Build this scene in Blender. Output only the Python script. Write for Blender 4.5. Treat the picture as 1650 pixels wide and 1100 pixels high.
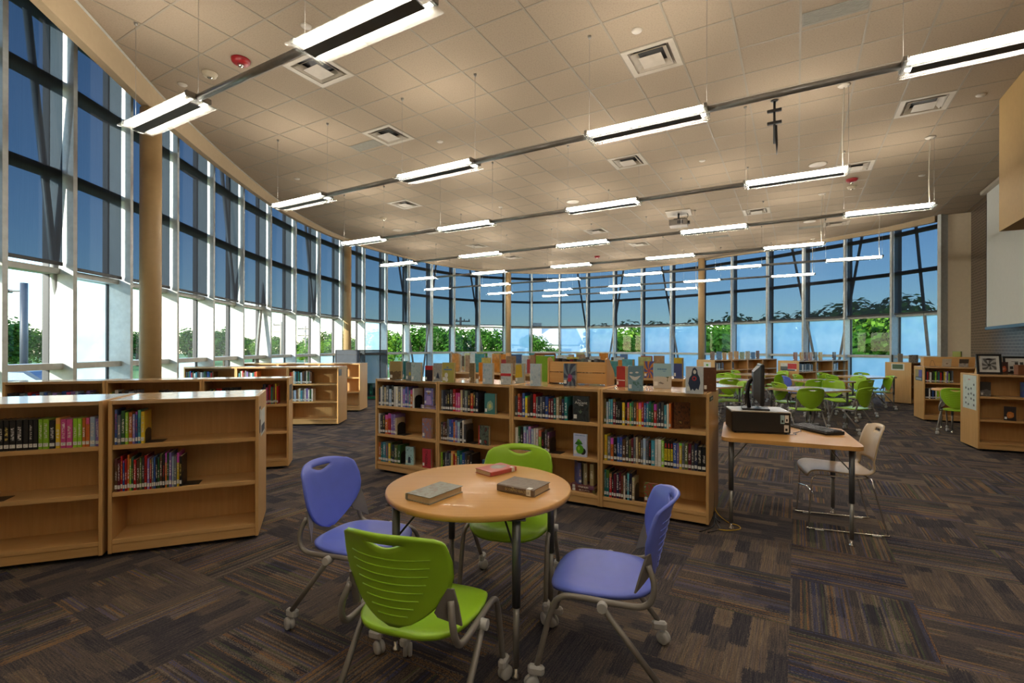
import bpy, bmesh, math, random
from mathutils import Vector, Matrix, Euler
R = math.radians
PI = math.pi
rnd = random.Random(7)
scene = bpy.context.scene
for o in list(bpy.data.objects):
    bpy.data.objects.remove(o)
col = scene.collection

# ------------------------------------------------------------------ camera, sky, sun, exposure
EYE = 1.435
cam_d = bpy.data.cameras.new('camera')
cam = bpy.data.objects.new('camera', cam_d)
col.objects.link(cam)
cam.location = (0, 0, EYE)
cam.rotation_euler = (R(90), R(-0.13), 0)
cam_d.sensor_width = 36.0
cam_d.lens = 36.0 * 789 / 1650
cam_d.shift_y = 9.0 / 1650
cam_d.clip_start = 0.05
cam_d.clip_end = 500
scene.camera = cam

SUN_AZ = (-0.60, -0.80)            # horizontal direction towards the sun
SUN_EL = R(17)
world = bpy.data.worlds.new('sky')
scene.world = world
world.use_nodes = True
wn = world.node_tree
wn.nodes.clear()
sky = wn.nodes.new('ShaderNodeTexSky')
sky.sky_type = 'NISHITA'
sky.sun_disc = False
sky.sun_elevation = SUN_EL
sky.sun_rotation = math.atan2(SUN_AZ[0], SUN_AZ[1])
sky.air_density = 1.0
sky.dust_density = 0.1
sky.ozone_density = 3.0
wbg = wn.nodes.new('ShaderNodeBackground')
wbg.inputs['Strength'].default_value = 0.45
wout = wn.nodes.new('ShaderNodeOutputWorld')
wn.links.new(sky.outputs[0], wbg.inputs[0])
wn.links.new(wbg.outputs[0], wout.inputs[0])

sun_d = bpy.data.lights.new('sun', 'SUN')
sun_d.energy = 5.0
sun_d.angle = R(0.8)
sun_d.color = (1.0, 0.90, 0.74)
sun = bpy.data.objects.new('sun', sun_d)
col.objects.link(sun)
sd = Vector((SUN_AZ[0] * math.cos(SUN_EL), SUN_AZ[1] * math.cos(SUN_EL), math.sin(SUN_EL)))
sun.rotation_euler = sd.to_track_quat('Z', 'Y').to_euler()
sun.location = (-20, -15, 12)

TUBE = 55.0                        # emission of the fluorescent tubes
vs = scene.view_settings
vs.view_transform = 'Standard'
vs.look = 'None'
vs.exposure = 0.75
vs.gamma = 1.0
vs.use_curve_mapping = False
scene.cycles.use_denoising = True
scene.cycles.max_bounces = 10
scene.cycles.diffuse_bounces = 5
scene.cycles.transparent_max_bounces = 24
scene.cycles.sample_clamp_indirect = 6.0
scene.cycles.caustics_reflective = False
scene.cycles.caustics_refractive = False

# ------------------------------------------------------------------ helpers
def tag(o, label=None, cat=None, group=None, kind=None):
    if label: o['label'] = label
    if cat: o['category'] = cat
    if group: o['group'] = group
    if kind: o['kind'] = kind
    return o

def empty(name, loc=(0, 0, 0), rz=0, parent=None):
    o = bpy.data.objects.new(name, None)
    col.objects.link(o)
    o.location = loc
    o.rotation_euler = (0, 0, rz)
    o.empty_display_size = 0.1
    if parent: o.parent = parent
    return o

def link(name, me, parent=None, loc=(0, 0, 0), rot=(0, 0, 0), scale=None):
    o = bpy.data.objects.new(name, me)
    col.objects.link(o)
    o.location = loc
    o.rotation_euler = rot
    if scale: o.scale = scale
    if parent: o.parent = parent
    return o

KIDS = {}
def kids_of(o):
    return list(o.children)

def copy_tree(o, parent=None):
    kids = kids_of(o)
    c = o.copy()
    col.objects.link(c)
    c.parent = parent
    for k in kids:
        copy_tree(k, c)
    return c

class MB:
    """collects simple shapes, then builds one mesh"""
    def __init__(self):
        self.v = []; self.f = []; self.s = []
    def add(self, vs_, fs_, smooth=False, M=None):
        b = len(self.v)
        for p in vs_:
            p = Vector(p)
            if M is not None: p = M @ p
            self.v.append(p)
        for f in fs_:
            self.f.append([b + i for i in f]); self.s.append(smooth)
        return self
    def box(self, x0, x1, y0, y1, z0, z1, M=None):
        vs_ = [(x0, y0, z0), (x1, y0, z0), (x1, y1, z0), (x0, y1, z0), (x0, y0, z1), (x1, y0, z1), (x1, y1, z1), (x0, y1, z1)]
        return self.add(vs_, [(0, 3, 2, 1), (4, 5, 6, 7), (0, 1, 5, 4), (1, 2, 6, 5), (2, 3, 7, 6), (3, 0, 4, 7)], False, M)
    def bbox(self, x0, x1, y0, y1, z0, z1, b=0.004, M=None):
        """box with chamfered edges"""
        bm = bmesh.new()
        bmesh.ops.create_cube(bm, size=1.0)
        for v in bm.verts:
            v.co = Vector(((x0 + x1) / 2 + v.co.x * (x1 - x0), (y0 + y1) / 2 + v.co.y * (y1 - y0), (z0 + z1) / 2 + v.co.z * (z1 - z0)))
        bmesh.ops.bevel(bm, geom=bm.edges[:] , offset=b, segments=1, affect='EDGES')
        bm.verts.ensure_lookup_table()
        self.add([v.co.copy() for v in bm.verts], [[v.index for v in f.verts] for f in bm.faces], False, M)
        bm.free()
        return self
    def prism(self, poly, z0, z1, M=None):
        n = len(poly)
        vs_ = [(p[0], p[1], z0) for p in poly] + [(p[0], p[1], z1) for p in poly]
        fs_ = [tuple(range(n - 1, -1, -1)), tuple(range(n, 2 * n))]
        fs_ += [(i, (i + 1) % n, n + (i + 1) % n, n + i) for i in range(n)]
        return self.add(vs_, fs_, False, M)
    def tube(self, path, r, n=8, M=None, caps=True):
        path = [Vector(p) for p in path]
        rr = r if isinstance(r, (list, tuple)) else [r] * len(path)
        vs_ = []; fs_ = []
        up = None
        for i, p in enumerate(path):
            if i == 0: t = path[1] - p
            elif i == len(path) - 1: t = p - path[i - 1]
            else: t = (path[i + 1] - p).normalized() + (p - path[i - 1]).normalized()
            t.normalize()
            if up is None:
                up = Vector((0, 0, 1)) if abs(t.z) < 0.9 else Vector((1, 0, 0))
            a = t.cross(up)
            if a.length < 1e-5: a = t.cross(Vector((0, 1, 0)))
            a.normalize()
            b = a.cross(t); b.normalize(); up = b
            for k in range(n):
                an = 2 * PI * k / n
                vs_.append(p + (a * math.cos(an) + b * math.sin(an)) * rr[i])
        m = len(path)
        for i in range(m - 1):
            for k in range(n):
                fs_.append((i * n + k, i * n + (k + 1) % n, (i + 1) * n + (k + 1) % n, (i + 1) * n + k))
        self.add(vs_, fs_, True, M)
        if caps:
            b0 = len(self.v) - len(vs_)
            self.f.append([b0 + k for k in range(n - 1, -1, -1)]); self.s.append(False)
            self.f.append([b0 + (m - 1) * n + k for k in range(n)]); self.s.append(False)
        return self
    def lathe(self, prof, n=20, M=None, smooth=True):
        """prof: list of (radius, z), closed at radius 0 ends if given"""
        vs_ = []; fs_ = []
        for (r, z) in prof:
            for k in range(n):
                a = 2 * PI * k / n
                vs_.append((r * math.cos(a), r * math.sin(a), z))
        m = len(prof)
        for i in range(m - 1):
            for k in range(n):
                fs_.append((i * n + k, i * n + (k + 1) % n, (i + 1) * n + (k + 1) % n, (i + 1) * n + k))
        fs_.append(tuple(range(n - 1, -1, -1)))
        fs_.append(tuple((m - 1) * n + k for k in range(n)))
        return self.add(vs_, fs_, smooth, M)
    def mesh(self, name, mat):
        me = bpy.data.meshes.new(name)
        me.from_pydata([tuple(p) for p in self.v], [], self.f)
        me.polygons.foreach_set('use_smooth', self.s)
        if mat: me.materials.append(mat)
        me.update()
        return me
    def build(self, name, mat, parent=None, loc=(0, 0, 0), rot=(0, 0, 0)):
        return link(name, self.mesh(name, mat), parent, loc, rot)

def smooth_path(pts, n=6):
    """Catmull-Rom resample"""
    P = [Vector(p) for p in pts]
    P = [P[0] * 2 - P[1]] + P + [P[-1] * 2 - P[-2]]
    out = []
    for i in range(1, len(P) - 2):
        p0, p1, p2, p3 = P[i - 1], P[i], P[i + 1], P[i + 2]
        for k in range(n):
            t = k / n
            out.append(0.5 * ((2 * p1) + (p2 - p0) * t + (2 * p0 - 5 * p1 + 4 * p2 - p3) * t * t + (3 * p1 - p0 - 3 * p2 + p3) * t ** 3))
    out.append(P[-2].copy())
    return out

def round_rect(x0, x1, y0, y1, r, n=5):
    out = []
    for cx, cy, a0 in ((x1 - r, y1 - r, 0), (x0 + r, y1 - r, 90), (x0 + r, y0 + r, 180), (x1 - r, y0 + r, 270)):
        for k in range(n + 1):
            a = R(a0 + 90 * k / n)
            out.append((cx + r * math.cos(a), cy + r * math.sin(a)))
    return out

ORD = ('first second third fourth fifth sixth seventh eighth ninth tenth eleventh twelfth thirteenth fourteenth fifteenth sixteenth seventeenth eighteenth nineteenth twentieth '
       'twenty-first twenty-second twenty-third twenty-fourth twenty-fifth twenty-sixth twenty-seventh twenty-eighth twenty-ninth thirtieth thirty-first thirty-second thirty-third thirty-fourth thirty-fifth thirty-sixth').split()

# ------------------------------------------------------------------ materials
MATS = {}
class NT:
    def __init__(self, name):
        self.m = bpy.data.materials.new(name)
        self.m.use_nodes = True
        self.t = self.m.node_tree
        self.t.nodes.clear()
        self.out = self.t.nodes.new('ShaderNodeOutputMaterial')
        MATS[name] = self.m
    def n(self, kind, **kw):
        nd = self.t.nodes.new('ShaderNode' + kind)
        for k, v in kw.items(): setattr(nd, k, v)
        return nd
    def l(self, a, b):
        self.t.links.new(a, b)
    def val(self, sock, v):
        if hasattr(v, 'is_linked') or isinstance(v, bpy.types.NodeSocket): self.l(v, sock)
        else: sock.default_value = v
    def math(self, op, a, b=None, c=None):
        nd = self.n('Math', operation=op)
        self.val(nd.inputs[0], a)
        if b is not None: self.val(nd.inputs[1], b)
        if c is not None: self.val(nd.inputs[2], c)
        return nd.outputs[0]
    def mix(self, f, a, b):
        nd = self.n('MixRGB')
        self.val(nd.inputs[0], f); self.val(nd.inputs[1], a); self.val(nd.inputs[2], b)
        return nd.outputs[0]
    def coord(self, which='Object', scale=(1, 1, 1), rot=(0, 0, 0), loc=(0, 0, 0)):
        tc = self.n('TexCoord'); mp = self.n('Mapping')
        mp.inputs['Scale'].default_value = scale
        mp.inputs['Rotation'].default_value = rot
        mp.inputs['Location'].default_value = loc
        self.l(tc.outputs[which], mp.inputs[0])
        return mp.outputs[0]
    def noise(self, vec, scale=5, detail=3, rough=0.5):
        nd = self.n('TexNoise')
        nd.inputs['Scale'].default_value = scale; nd.inputs['Detail'].default_value = detail; nd.inputs['Roughness'].default_value = rough
        if vec is not None: self.l(vec, nd.inputs['Vector'])
        return nd.outputs['Fac']
    def ramp(self, f, stops):
        nd = self.n('ValToRGB')
        cr = nd.color_ramp
        while len(cr.elements) > 1: cr.elements.remove(cr.elements[-1])
        cr.elements[0].position = stops[0][0]; cr.elements[0].color = tuple(stops[0][1]) + (1,)
        for p, c in stops[1:]:
            e = cr.elements.new(p); e.color = tuple(c) + (1,)
        self.l(f, nd.inputs[0])
        return nd.outputs[0]
    def bsdf(self, colour, rough=0.5, metal=0.0, spec=0.5, coat=0.0, bump=None, bump_strength=0.2, bump_dist=0.01, emit=None, emit_s=0.0):
        b = self.n('BsdfPrincipled')
        if isinstance(colour, (tuple, list)): colour = tuple(colour)[:3] + (1,)
        self.val(b.inputs['Base Color'], colour)
        self.val(b.inputs['Roughness'], rough)
        b.inputs['Metallic'].default_value = metal
        b.inputs['Specular IOR Level'].default_value = spec
        b.inputs['Coat Weight'].default_value = coat
        if emit:
            b.inputs['Emission Color'].default_value = tuple(emit) + (1,)
            b.inputs['Emission Strength'].default_value = emit_s
        if bump is not None:
            bp = self.n('Bump')
            bp.inputs['Strength'].default_value = bump_strength
            bp.inputs['Distance'].default_value = bump_dist
            self.l(bump, bp.inputs['Height'])
            self.l(bp.outputs[0], b.inputs['Normal'])
        return b.outputs[0]
    def done(self, shader):
        self.l(shader, self.out.inputs['Surface'])
        return self.m

def plain(name, c, rough=0.5, metal=0.0, spec=0.5, coat=0.0, var=0.06, nscale=14, bump=0.0):
    t = NT(name)
    v = t.coord('Object')
    f = t.noise(v, nscale, 3)
    c2 = tuple(max(0, x * (1 - var * 2)) for x in c); c1 = tuple(min(1, x * (1 + var)) for x in c)
    colr = t.ramp(f, [(0.3, c2), (0.7, c1)])
    return t.done(t.bsdf(colr, rough, metal, spec, coat, bump=(f if bump else None), bump_strength=bump, bump_dist=0.002))

def wood(name, a, b, rough=0.38, coat=0.1, horizontal=False):
    t = NT(name)
    sc = (1.5, 30, 30) if horizontal else (30, 30, 1.5)
    v = t.coord('Object', sc)
    f = t.noise(v, 1.6, 5, 0.6)
    big = t.noise(t.coord('Object', (2.2, 2.2, .5)), 1.5, 2)
    info = t.n('ObjectInfo')
    sh = t.math('MULTIPLY_ADD', info.outputs['Random'], 0.22, -0.11)
    f2 = t.math('ADD', t.math('MULTIPLY_ADD', f, 0.7, t.math('MULTIPLY', big, 0.35)), sh)
    colr = t.ramp(f2, [(0.25, a), (0.75, b)])
    return t.done(t.bsdf(colr, rough, 0, 0.4, coat, bump=f, bump_strength=0.04, bump_dist=0.002))

WOOD = wood('maple_laminate', (0.54, 0.305, 0.105), (0.70, 0.43, 0.18))
WOODH = wood('maple_laminate_across', (0.56, 0.315, 0.11), (0.70, 0.43, 0.18), horizontal=True)
WOODT = wood('maple_tabletop', (0.56, 0.275, 0.07), (0.66, 0.355, 0.11), rough=0.40, horizontal=True)
WOODG = wood('maple_glossy_top', (0.50, 0.30, 0.14), (0.62, 0.40, 0.20), rough=0.22, coat=0.25, horizontal=True)
ALU = plain('painted_aluminium', (0.56, 0.58, 0.56), 0.38, 0.15)
FIN = plain('window_fin_paint', (0.52, 0.56, 0.56), 0.42, 0.0)
RAIL = plain('window_rail_paint', (0.50, 0.50, 0.46), 0.42, 0.1)
DARKF = plain('dark_gasket', (0.035, 0.035, 0.038), 0.5)
BRACE = plain('brace_paint', (0.30, 0.31, 0.31), 0.45, 0.2)
BEIGE = plain('beige_wall_paint', (0.72, 0.62, 0.47), 0.8, var=0.02)
TAN = plain('tan_wall_paint', (0.42, 0.27, 0.10), 0.75, var=0.02)
FASC = plain('fascia_paint', (0.38, 0.29, 0.18), 0.7, var=0.02)
COLP = plain('column_paint', (0.42, 0.29, 0.14), 0.5, var=0.02)
WHITE = plain('white_plastic', (0.78, 0.77, 0.74), 0.4, var=0.02)
OFFW = plain('white_metal', (0.40, 0.35, 0.28), 0.45, var=0.03)
GREYM = plain('grey_metal', (0.30, 0.29, 0.27), 0.38, 0.55)
PIPE = plain('pipe_grey', (0.30, 0.30, 0.29), 0.35, 0.5)
FRAME = plain('chair_frame_grey', (0.27, 0.25, 0.23), 0.42, 0.35)
CAST = plain('caster_grey', (0.50, 0.50, 0.50), 0.45, 0.0)
TLEG = plain('table_leg_steel', (0.16, 0.17, 0.18), 0.3, 0.6)
CHROME = plain('chrome', (0.75, 0.74, 0.72), 0.12, 1.0, var=0.01)
BLACK = plain('black_plastic', (0.012, 0.012, 0.013), 0.38)
DGREY = plain('dark_grey_plastic', (0.05, 0.05, 0.055), 0.45)
RED = plain('red_plastic', (0.26, 0.006, 0.01), 0.35)
GREEN = plain('green_plastic', (0.33, 0.60, 0.025), 0.36, var=0.02)
BLUE = plain('blue_plastic', (0.15, 0.205, 0.80), 0.36, var=0.02)
BGE = plain('beige_plastic', (0.62, 0.47, 0.30), 0.35, var=0.03)
SCREENW = plain('projection_cloth', (0.66, 0.68, 0.66), 0.85, var=0.01)
CWHITE = plain('ceiling_white', (0.48, 0.44, 0.38), 0.45, var=0.02)
SLOTG = plain('slot_panel_grey', (0.21, 0.20, 0.165), 0.6, var=0.04)
TBAR = plain('ceiling_grid_paint', (0.24, 0.205, 0.155), 0.55, var=0.02)
PERF = plain('perforated_steel', (0.11, 0.105, 0.10), 0.5)
t = NT('page_edges')
v = t.coord('Object', (90, 1, 1))
f = t.noise(v, 3, 2)
PAGES = t.done(t.bsdf(t.ramp(f, [(0.35, (0.42, 0.31, 0.18)), (0.65, (0.66, 0.54, 0.36))]), 0.85))
BROWNB = plain('brown_card', (0.20, 0.07, 0.025), 0.6)
GREENF = plain('green_fabric', (0.23, 0.48, 0.04), 0.85, bump=0.2, nscale=120)
TEALF = plain('teal_fabric', (0.02, 0.28, 0.14), 0.85, bump=0.2, nscale=120)
YELLOWC = plain('yellow_cable', (0.70, 0.42, 0.02), 0.45)

def tile_mat():
    t = NT('ceiling_tile')
    v = t.coord('Object')
    f = t.noise(v, 260, 2, 0.7)
    g = t.noise(v, 60, 3, 0.6)
    m = t.math('MULTIPLY_ADD', g, 0.5, t.math('MULTIPLY', f, 0.5))
    info = t.n('ObjectInfo')
    c = t.ramp(m, [(0.30, (0.20, 0.155, 0.11)), (0.48, (0.315, 0.25, 0.185)), (0.7, (0.34, 0.275, 0.205))])
    hs = t.n('HueSaturation')
    t.l(t.math('MULTIPLY_ADD', info.outputs['Random'], 0.06, 0.97), hs.inputs['Value'])
    t.l(c, hs.inputs['Color'])
    return t.done(t.bsdf(hs.outputs[0], 0.9, 0, 0.2, bump=f, bump_strength=0.25, bump_dist=0.003))
TILE = tile_mat()

def carpet_mat(ang, off):
    t = NT('carpet_tiles')
    tc = t.n('TexCoord')
    mp = t.n('Mapping'); mp.vector_type = 'POINT'
    mp.inputs['Rotation'].default_value = (0, 0, -ang)
    t.l(tc.outputs['Object'], mp.inputs[0])
    sx = t.n('SeparateXYZ'); t.l(mp.outputs[0], sx.inputs[0])
    T = 0.61
    u = t.math('DIVIDE', t.math('ADD', sx.outputs[0], off[0]), T)
    w = t.math('DIVIDE', t.math('ADD', sx.outputs[1], off[1]), T)
    iu = t.math('FLOOR', u); iw = t.math('FLOOR', w)
    cell = t.n('CombineXYZ'); t.l(iu, cell.inputs[0]); t.l(iw, cell.inputs[1])
    wn1 = t.n('TexWhiteNoise'); t.l(cell.outputs[0], wn1.inputs['Vector'])
    # quarter turn: checker
    chk = t.math('MODULO', t.math('ABSOLUTE', t.math('ADD', iu, iw)), 2.0)
    chk = t.math('GREATER_THAN', chk, 0.5)
    def pick(a, b):
        return t.math('ADD', t.math('MULTIPLY', a, t.math('SUBTRACT', 1.0, chk)), t.math('MULTIPLY', b, chk))
    along = pick(u, w); across = pick(w, u)
    # plank-like blocks inside every tile: seven rows, broken along
    jv = t.n('CombineXYZ'); t.l(t.math('MULTIPLY', along, 30.0), jv.inputs[0]); t.l(t.math('MULTIPLY', across, 80.0), jv.inputs[1])
    jn = t.math('SUBTRACT', t.noise(jv.outputs[0], 1.0, 3, 0.7), 0.5)
    row = t.math('FLOOR', t.math('MULTIPLY', t.math('ADD', across, t.math('MULTIPLY', jn, 0.08)), 7.0))
    rv = t.n('CombineXYZ'); t.l(row, rv.inputs[0]); t.l(iu, rv.inputs[1]); t.l(iw, rv.inputs[2])
    rn = t.n('TexWhiteNoise'); t.l(rv.outputs[0], rn.inputs['Vector'])
    seg = t.math('FLOOR', t.math('ADD', t.math('MULTIPLY', t.math('ADD', along, t.math('MULTIPLY', jn, 0.22)), 2.6), t.math('MULTIPLY', rn.outputs['Value'], 7.0)))
    bv = t.n('CombineXYZ'); t.l(row, bv.inputs[0]); t.l(seg, bv.inputs[1]); t.l(t.math('ADD', t.math('MULTIPLY', iu, 3.1), iw), bv.inputs[2])
    bn = t.n('TexWhiteNoise'); t.l(bv.outputs[0], bn.inputs['Vector'])
    # streaky yarn noise along the tile
    yv = t.n('CombineXYZ'); t.l(t.math('MULTIPLY', along, 4.0), yv.inputs[0]); t.l(t.math('MULTIPLY', across, 95.0), yv.inputs[1])
    yn = t.noise(yv.outputs[0], 1.0, 3, 0.6)
    gv = t.n('CombineXYZ'); t.l(t.math('MULTIPLY', along, 60.0), gv.inputs[0]); t.l(t.math('MULTIPLY', across, 110.0), gv.inputs[1])
    gr = t.noise(gv.outputs[0], 1.0, 3, 0.7)
    f = t.math('ADD', t.math('MULTIPLY', bn.outputs['Value'], 0.32), t.math('ADD', t.math('MULTIPLY', yn, 0.62), t.math('MULTIPLY_ADD', gr, 0.62, -0.27)))
    colr = t.ramp(f, [(0.20, (0.016, 0.018, 0.032)), (0.40, (0.052, 0.048, 0.058)), (0.56, (0.11, 0.088, 0.078)), (0.72, (0.195, 0.145, 0.105)), (0.9, (0.32, 0.235, 0.155))])
    # coloured yarns: blue, rust and green flecks running along the tile
    lines = t.math('FLOOR', t.math('MULTIPLY', across, 62.0))
    lv = t.n('CombineXYZ'); t.l(lines, lv.inputs[0]); t.l(iu, lv.inputs[1]); t.l(iw, lv.inputs[2])
    ln = t.n('TexWhiteNoise'); t.l(lv.outputs[0], ln.inputs['Vector'])
    lc = t.ramp(ln.outputs['Value'], [(0.0, (0.02, 0.022, 0.035)), (0.42, (0.02, 0.022, 0.035)), (0.43, (0.05, 0.07, 0.20)), (0.58, (0.05, 0.06, 0.15)), (0.59, (0.30, 0.14, 0.035)), (0.76, (0.26, 0.15, 0.06)), (0.77, (0.07, 0.12, 0.04)), (0.84, (0.06, 0.09, 0.04)), (0.85, (0.20, 0.17, 0.14)), (1.0, (0.20, 0.17, 0.14))])
    dash = t.math('GREATER_THAN', gr, 0.50)
    blk = t.math('GREATER_THAN', bn.outputs['Value'], 0.55)
    stripe = t.math('GREATER_THAN', t.math('ADD', wn1.outputs['Value'], t.math('MULTIPLY', bn.outputs['Value'], 0.35)), 0.72)
    k = t.math('MULTIPLY', dash, t.math('ADD', t.math('MULTIPLY', blk, 0.16), t.math('MULTIPLY', stripe, 0.62)))
    c2 = t.mix(k, colr, lc)
    return t.done(t.bsdf(c2, 0.95, 0, 0.15, bump=gr, bump_strength=0.5, bump_dist=0.004))

def glass_mat():
    t = NT('clear_glass')
    tr = t.n('BsdfTransparent'); tr.inputs[0].default_value = (0.93, 0.97, 0.96, 1)
    gl = t.n('BsdfGlossy'); gl.inputs['Roughness'].default_value = 0.02
    lw = t.n('Fresnel'); lw.inputs[0].default_value = 1.45
    mx = t.n('MixShader'); t.l(lw.outputs[0], mx.inputs[0]); t.l(tr.outputs[0], mx.inputs[1]); t.l(gl.outputs[0], mx.inputs[2])
    return t.done(mx.outputs[0])
GLASS = glass_mat()

def frost_mat():
    t = NT('frosted_glass')
    v = t.coord('Object')
    f = t.noise(v, 3, 2)
    colr = t.ramp(f, [(0.3, (0.40, 0.58, 0.70)), (0.7, (0.52, 0.68, 0.76))])
    trl = t.n('BsdfTranslucent'); t.l(colr, trl.inputs[0])
    gl = t.n('BsdfGlossy'); gl.inputs['Roughness'].default_value = 0.12; gl.inputs[0].default_value = (0.9, 0.95, 1, 1)
    tr = t.n('BsdfTransparent'); tr.inputs[0].default_value = (0.75, 0.9, 1.0, 1)
    m1 = t.n('MixShader'); m1.inputs[0].default_value = 0.16; t.l(trl.outputs[0], m1.inputs[1]); t.l(tr.outputs[0], m1.inputs[2])
    lw = t.n('Fresnel'); lw.inputs[0].default_value = 1.45
    m2 = t.n('MixShader'); t.l(lw.outputs[0], m2.inputs[0]); t.l(m1.outputs[0], m2.inputs[1]); t.l(gl.outputs[0], m2.inputs[2])
    return t.done(m2.outputs[0])
FROST = frost_mat()

def shade_mat():
    t = NT('mesh_shade_cloth')
    v = t.coord('Object', (1, 1, 1))
    w1 = t.noise(t.coord('Object', (220, 220, 3)), 1, 2)
    f = t.ramp(w1, [(0.3, (0.020, 0.021, 0.024)), (0.7, (0.034, 0.034, 0.036))])
    df = t.n('BsdfDiffuse'); t.l(f, df.inputs[0])
    tl = t.n('BsdfTranslucent'); tl.inputs[0].default_value = (0.03, 0.03, 0.034, 1)
    a = t.n('MixShader'); a.inputs[0].default_value = 0.5; t.l(df.outputs[0], a.inputs[1]); t.l(tl.outputs[0], a.inputs[2])
    tr = t.n('BsdfTransparent'); tr.inputs[0].default_value = (0.55, 0.76, 1, 1)
    b = t.n('MixShader'); b.inputs[0].default_value = 0.085; t.l(a.outputs[0], b.inputs[1]); t.l(tr.outputs[0], b.inputs[2])
    return t.done(b.outputs[0])
SHADE = shade_mat()

def acrylic_mat():
    t = NT('acrylic_diffuser')
    trl = t.n('BsdfTranslucent'); trl.inputs[0].default_value = (0.95, 0.95, 0.93, 1)
    tr = t.n('BsdfTransparent'); tr.inputs[0].default_value = (0.96, 0.98, 0.97, 1)
    gl = t.n('BsdfGlossy'); gl.inputs['Roughness'].default_value = 0.1
    m1 = t.n('MixShader'); m1.inputs[0].default_value = 0.95; t.l(trl.outputs[0], m1.inputs[1]); t.l(tr.outputs[0], m1.inputs[2])
    m2 = t.n('MixShader'); m2.inputs[0].default_value = 0.06; t.l(m1.outputs[0], m2.inputs[1]); t.l(gl.outputs[0], m2.inputs[2])
    return t.done(m2.outputs[0])
ACRYL = acrylic_mat()
t = NT('tube_glow')
e = t.n('Emission'); e.inputs[0].default_value = (1.0, 0.90, 0.76, 1); e.inputs[1].default_value = TUBE
TUBEM = t.done(e.outputs[0])

def mesh_screen_mat():
    t = NT('dark_mesh_screen')
    df = t.n('BsdfDiffuse'); df.inputs[0].default_value = (0.018, 0.022, 0.03, 1)
    tr = t.n('BsdfTransparent')
    m = t.n('MixShader'); m.inputs[0].default_value = 0.35
    t.l(df.outputs[0], m.inputs[1]); t.l(tr.outputs[0], m.inputs[2])
    return t.done(m.outputs[0])
MESHS = mesh_screen_mat()

def brick_mat():
    t = NT('dark_glazed_brick')
    tc = t.n('TexCoord')
    sx = t.n('SeparateXYZ'); t.l(tc.outputs['Object'], sx.inputs[0])
    cb = t.n('CombineXYZ'); t.l(sx.outputs[0], cb.inputs[0]); t.l(sx.outputs[2], cb.inputs[1])
    br = t.n('TexBrick')
    br.inputs['Color1'].default_value = (0.055, 0.030, 0.024, 1); br.inputs['Color2'].default_value = (0.085, 0.052, 0.042, 1)
    br.inputs['Mortar'].default_value = (0.30, 0.25, 0.18, 1)
    br.inputs['Scale'].default_value = 1.0
    br.inputs['Mortar Size'].default_value = 0.006
    br.inputs['Brick Width'].default_value = 0.203
    br.inputs['Row Height'].default_value = 0.0677
    t.l(cb.outputs[0], br.inputs['Vector'])
    return t.done(t.bsdf(br.outputs['Color'], 0.28, 0, 0.5, bump=t.math('SUBTRACT', 1.0, br.outputs['Fac']), bump_strength=0.6, bump_dist=0.006))
BRICK = brick_mat()

def spine_mat():
    """book cloth: colour from the book, lettering and bands from its own random number"""
    t = NT('book_cover')
    info = t.n('ObjectInfo')
    tc = t.n('TexCoord')
    sx = t.n('SeparateXYZ'); t.l(tc.outputs['Generated'], sx.inputs[0])
    X, Y, Z = sx.outputs
    rn = info.outputs['Random']
    base = info.outputs['Color']
    hs = t.n('HueSaturation'); hs.inputs['Saturation'].default_value = 0.9
    t.l(t.math('MULTIPLY_ADD', rn, 0.5, 0.25), hs.inputs['Hue']); hs.inputs['Value'].default_value = 1.1
    t.l(base, hs.inputs['Color'])
    top = t.math('MULTIPLY', t.math('GREATER_THAN', Z, t.math('MULTIPLY_ADD', rn, 0.25, 0.70)), t.math('GREATER_THAN', t.math('FRACT', t.math('MULTIPLY', rn, 17.3)), 0.62))
    c1 = t.mix(top, base, hs.outputs[0])
    spine = t.math('LESS_THAN', Y, 0.05)
    # lettering
    cv = t.n('CombineXYZ'); t.l(t.math('MULTIPLY', X, 2.0), cv.inputs[0]); t.l(t.math('MULTIPLY', Z, 34.0), cv.inputs[1]); t.l(t.math('MULTIPLY', rn, 90.0), cv.inputs[2])
    nz = t.noise(cv.outputs[0], 1.0, 2, 0.6)
    inx = t.math('LESS_THAN', t.math('ABSOLUTE', t.math('SUBTRACT', X, 0.5)), 0.24)
    inz = t.math('MULTIPLY', t.math('GREATER_THAN', Z, 0.34), t.math('LESS_THAN', Z, t.math('MULTIPLY_ADD', t.math('FRACT', t.math('MULTIPLY', rn, 7.7)), 0.35, 0.58)))
    letter = t.math('MULTIPLY', t.math('GREATER_THAN', nz, 0.50), t.math('MULTIPLY', inx, t.math('MULTIPLY', inz, spine)))
    tcol = t.ramp(t.math('FRACT', t.math('MULTIPLY', rn, 31.7)), [(0.0, (0.75, 0.72, 0.65)), (0.45, (0.80, 0.62, 0.15)), (0.6, (0.85, 0.85, 0.85)), (0.82, (0.55, 0.06, 0.05)), (0.9, (0.02, 0.02, 0.02))])
    tcol_n = tcol.node; tcol_n.color_ramp.interpolation = 'CONSTANT'
    c2 = t.mix(t.math('MULTIPLY', letter, 0.8), c1, tcol)
    # mottled art on the boards
    av = t.n('CombineXYZ'); t.l(t.math('MULTIPLY', Y, 3.0), av.inputs[0]); t.l(t.math('MULTIPLY', Z, 4.0), av.inputs[1]); t.l(t.math('MULTIPLY', rn, 50.0), av.inputs[2])
    an = t.noise(av.outputs[0], 1.3, 4, 0.6)
    art = t.math('MULTIPLY', t.math('SUBTRACT', 1.0, spine), t.math('GREATER_THAN', an, 0.52))
    c3 = t.mix(t.math('MULTIPLY', art, 0.35), c2, hs.outputs[0])
    return t.done(t.bsdf(c3, 0.32, 0, 0.5, 0.15))
BOOKM = spine_mat()

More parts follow.
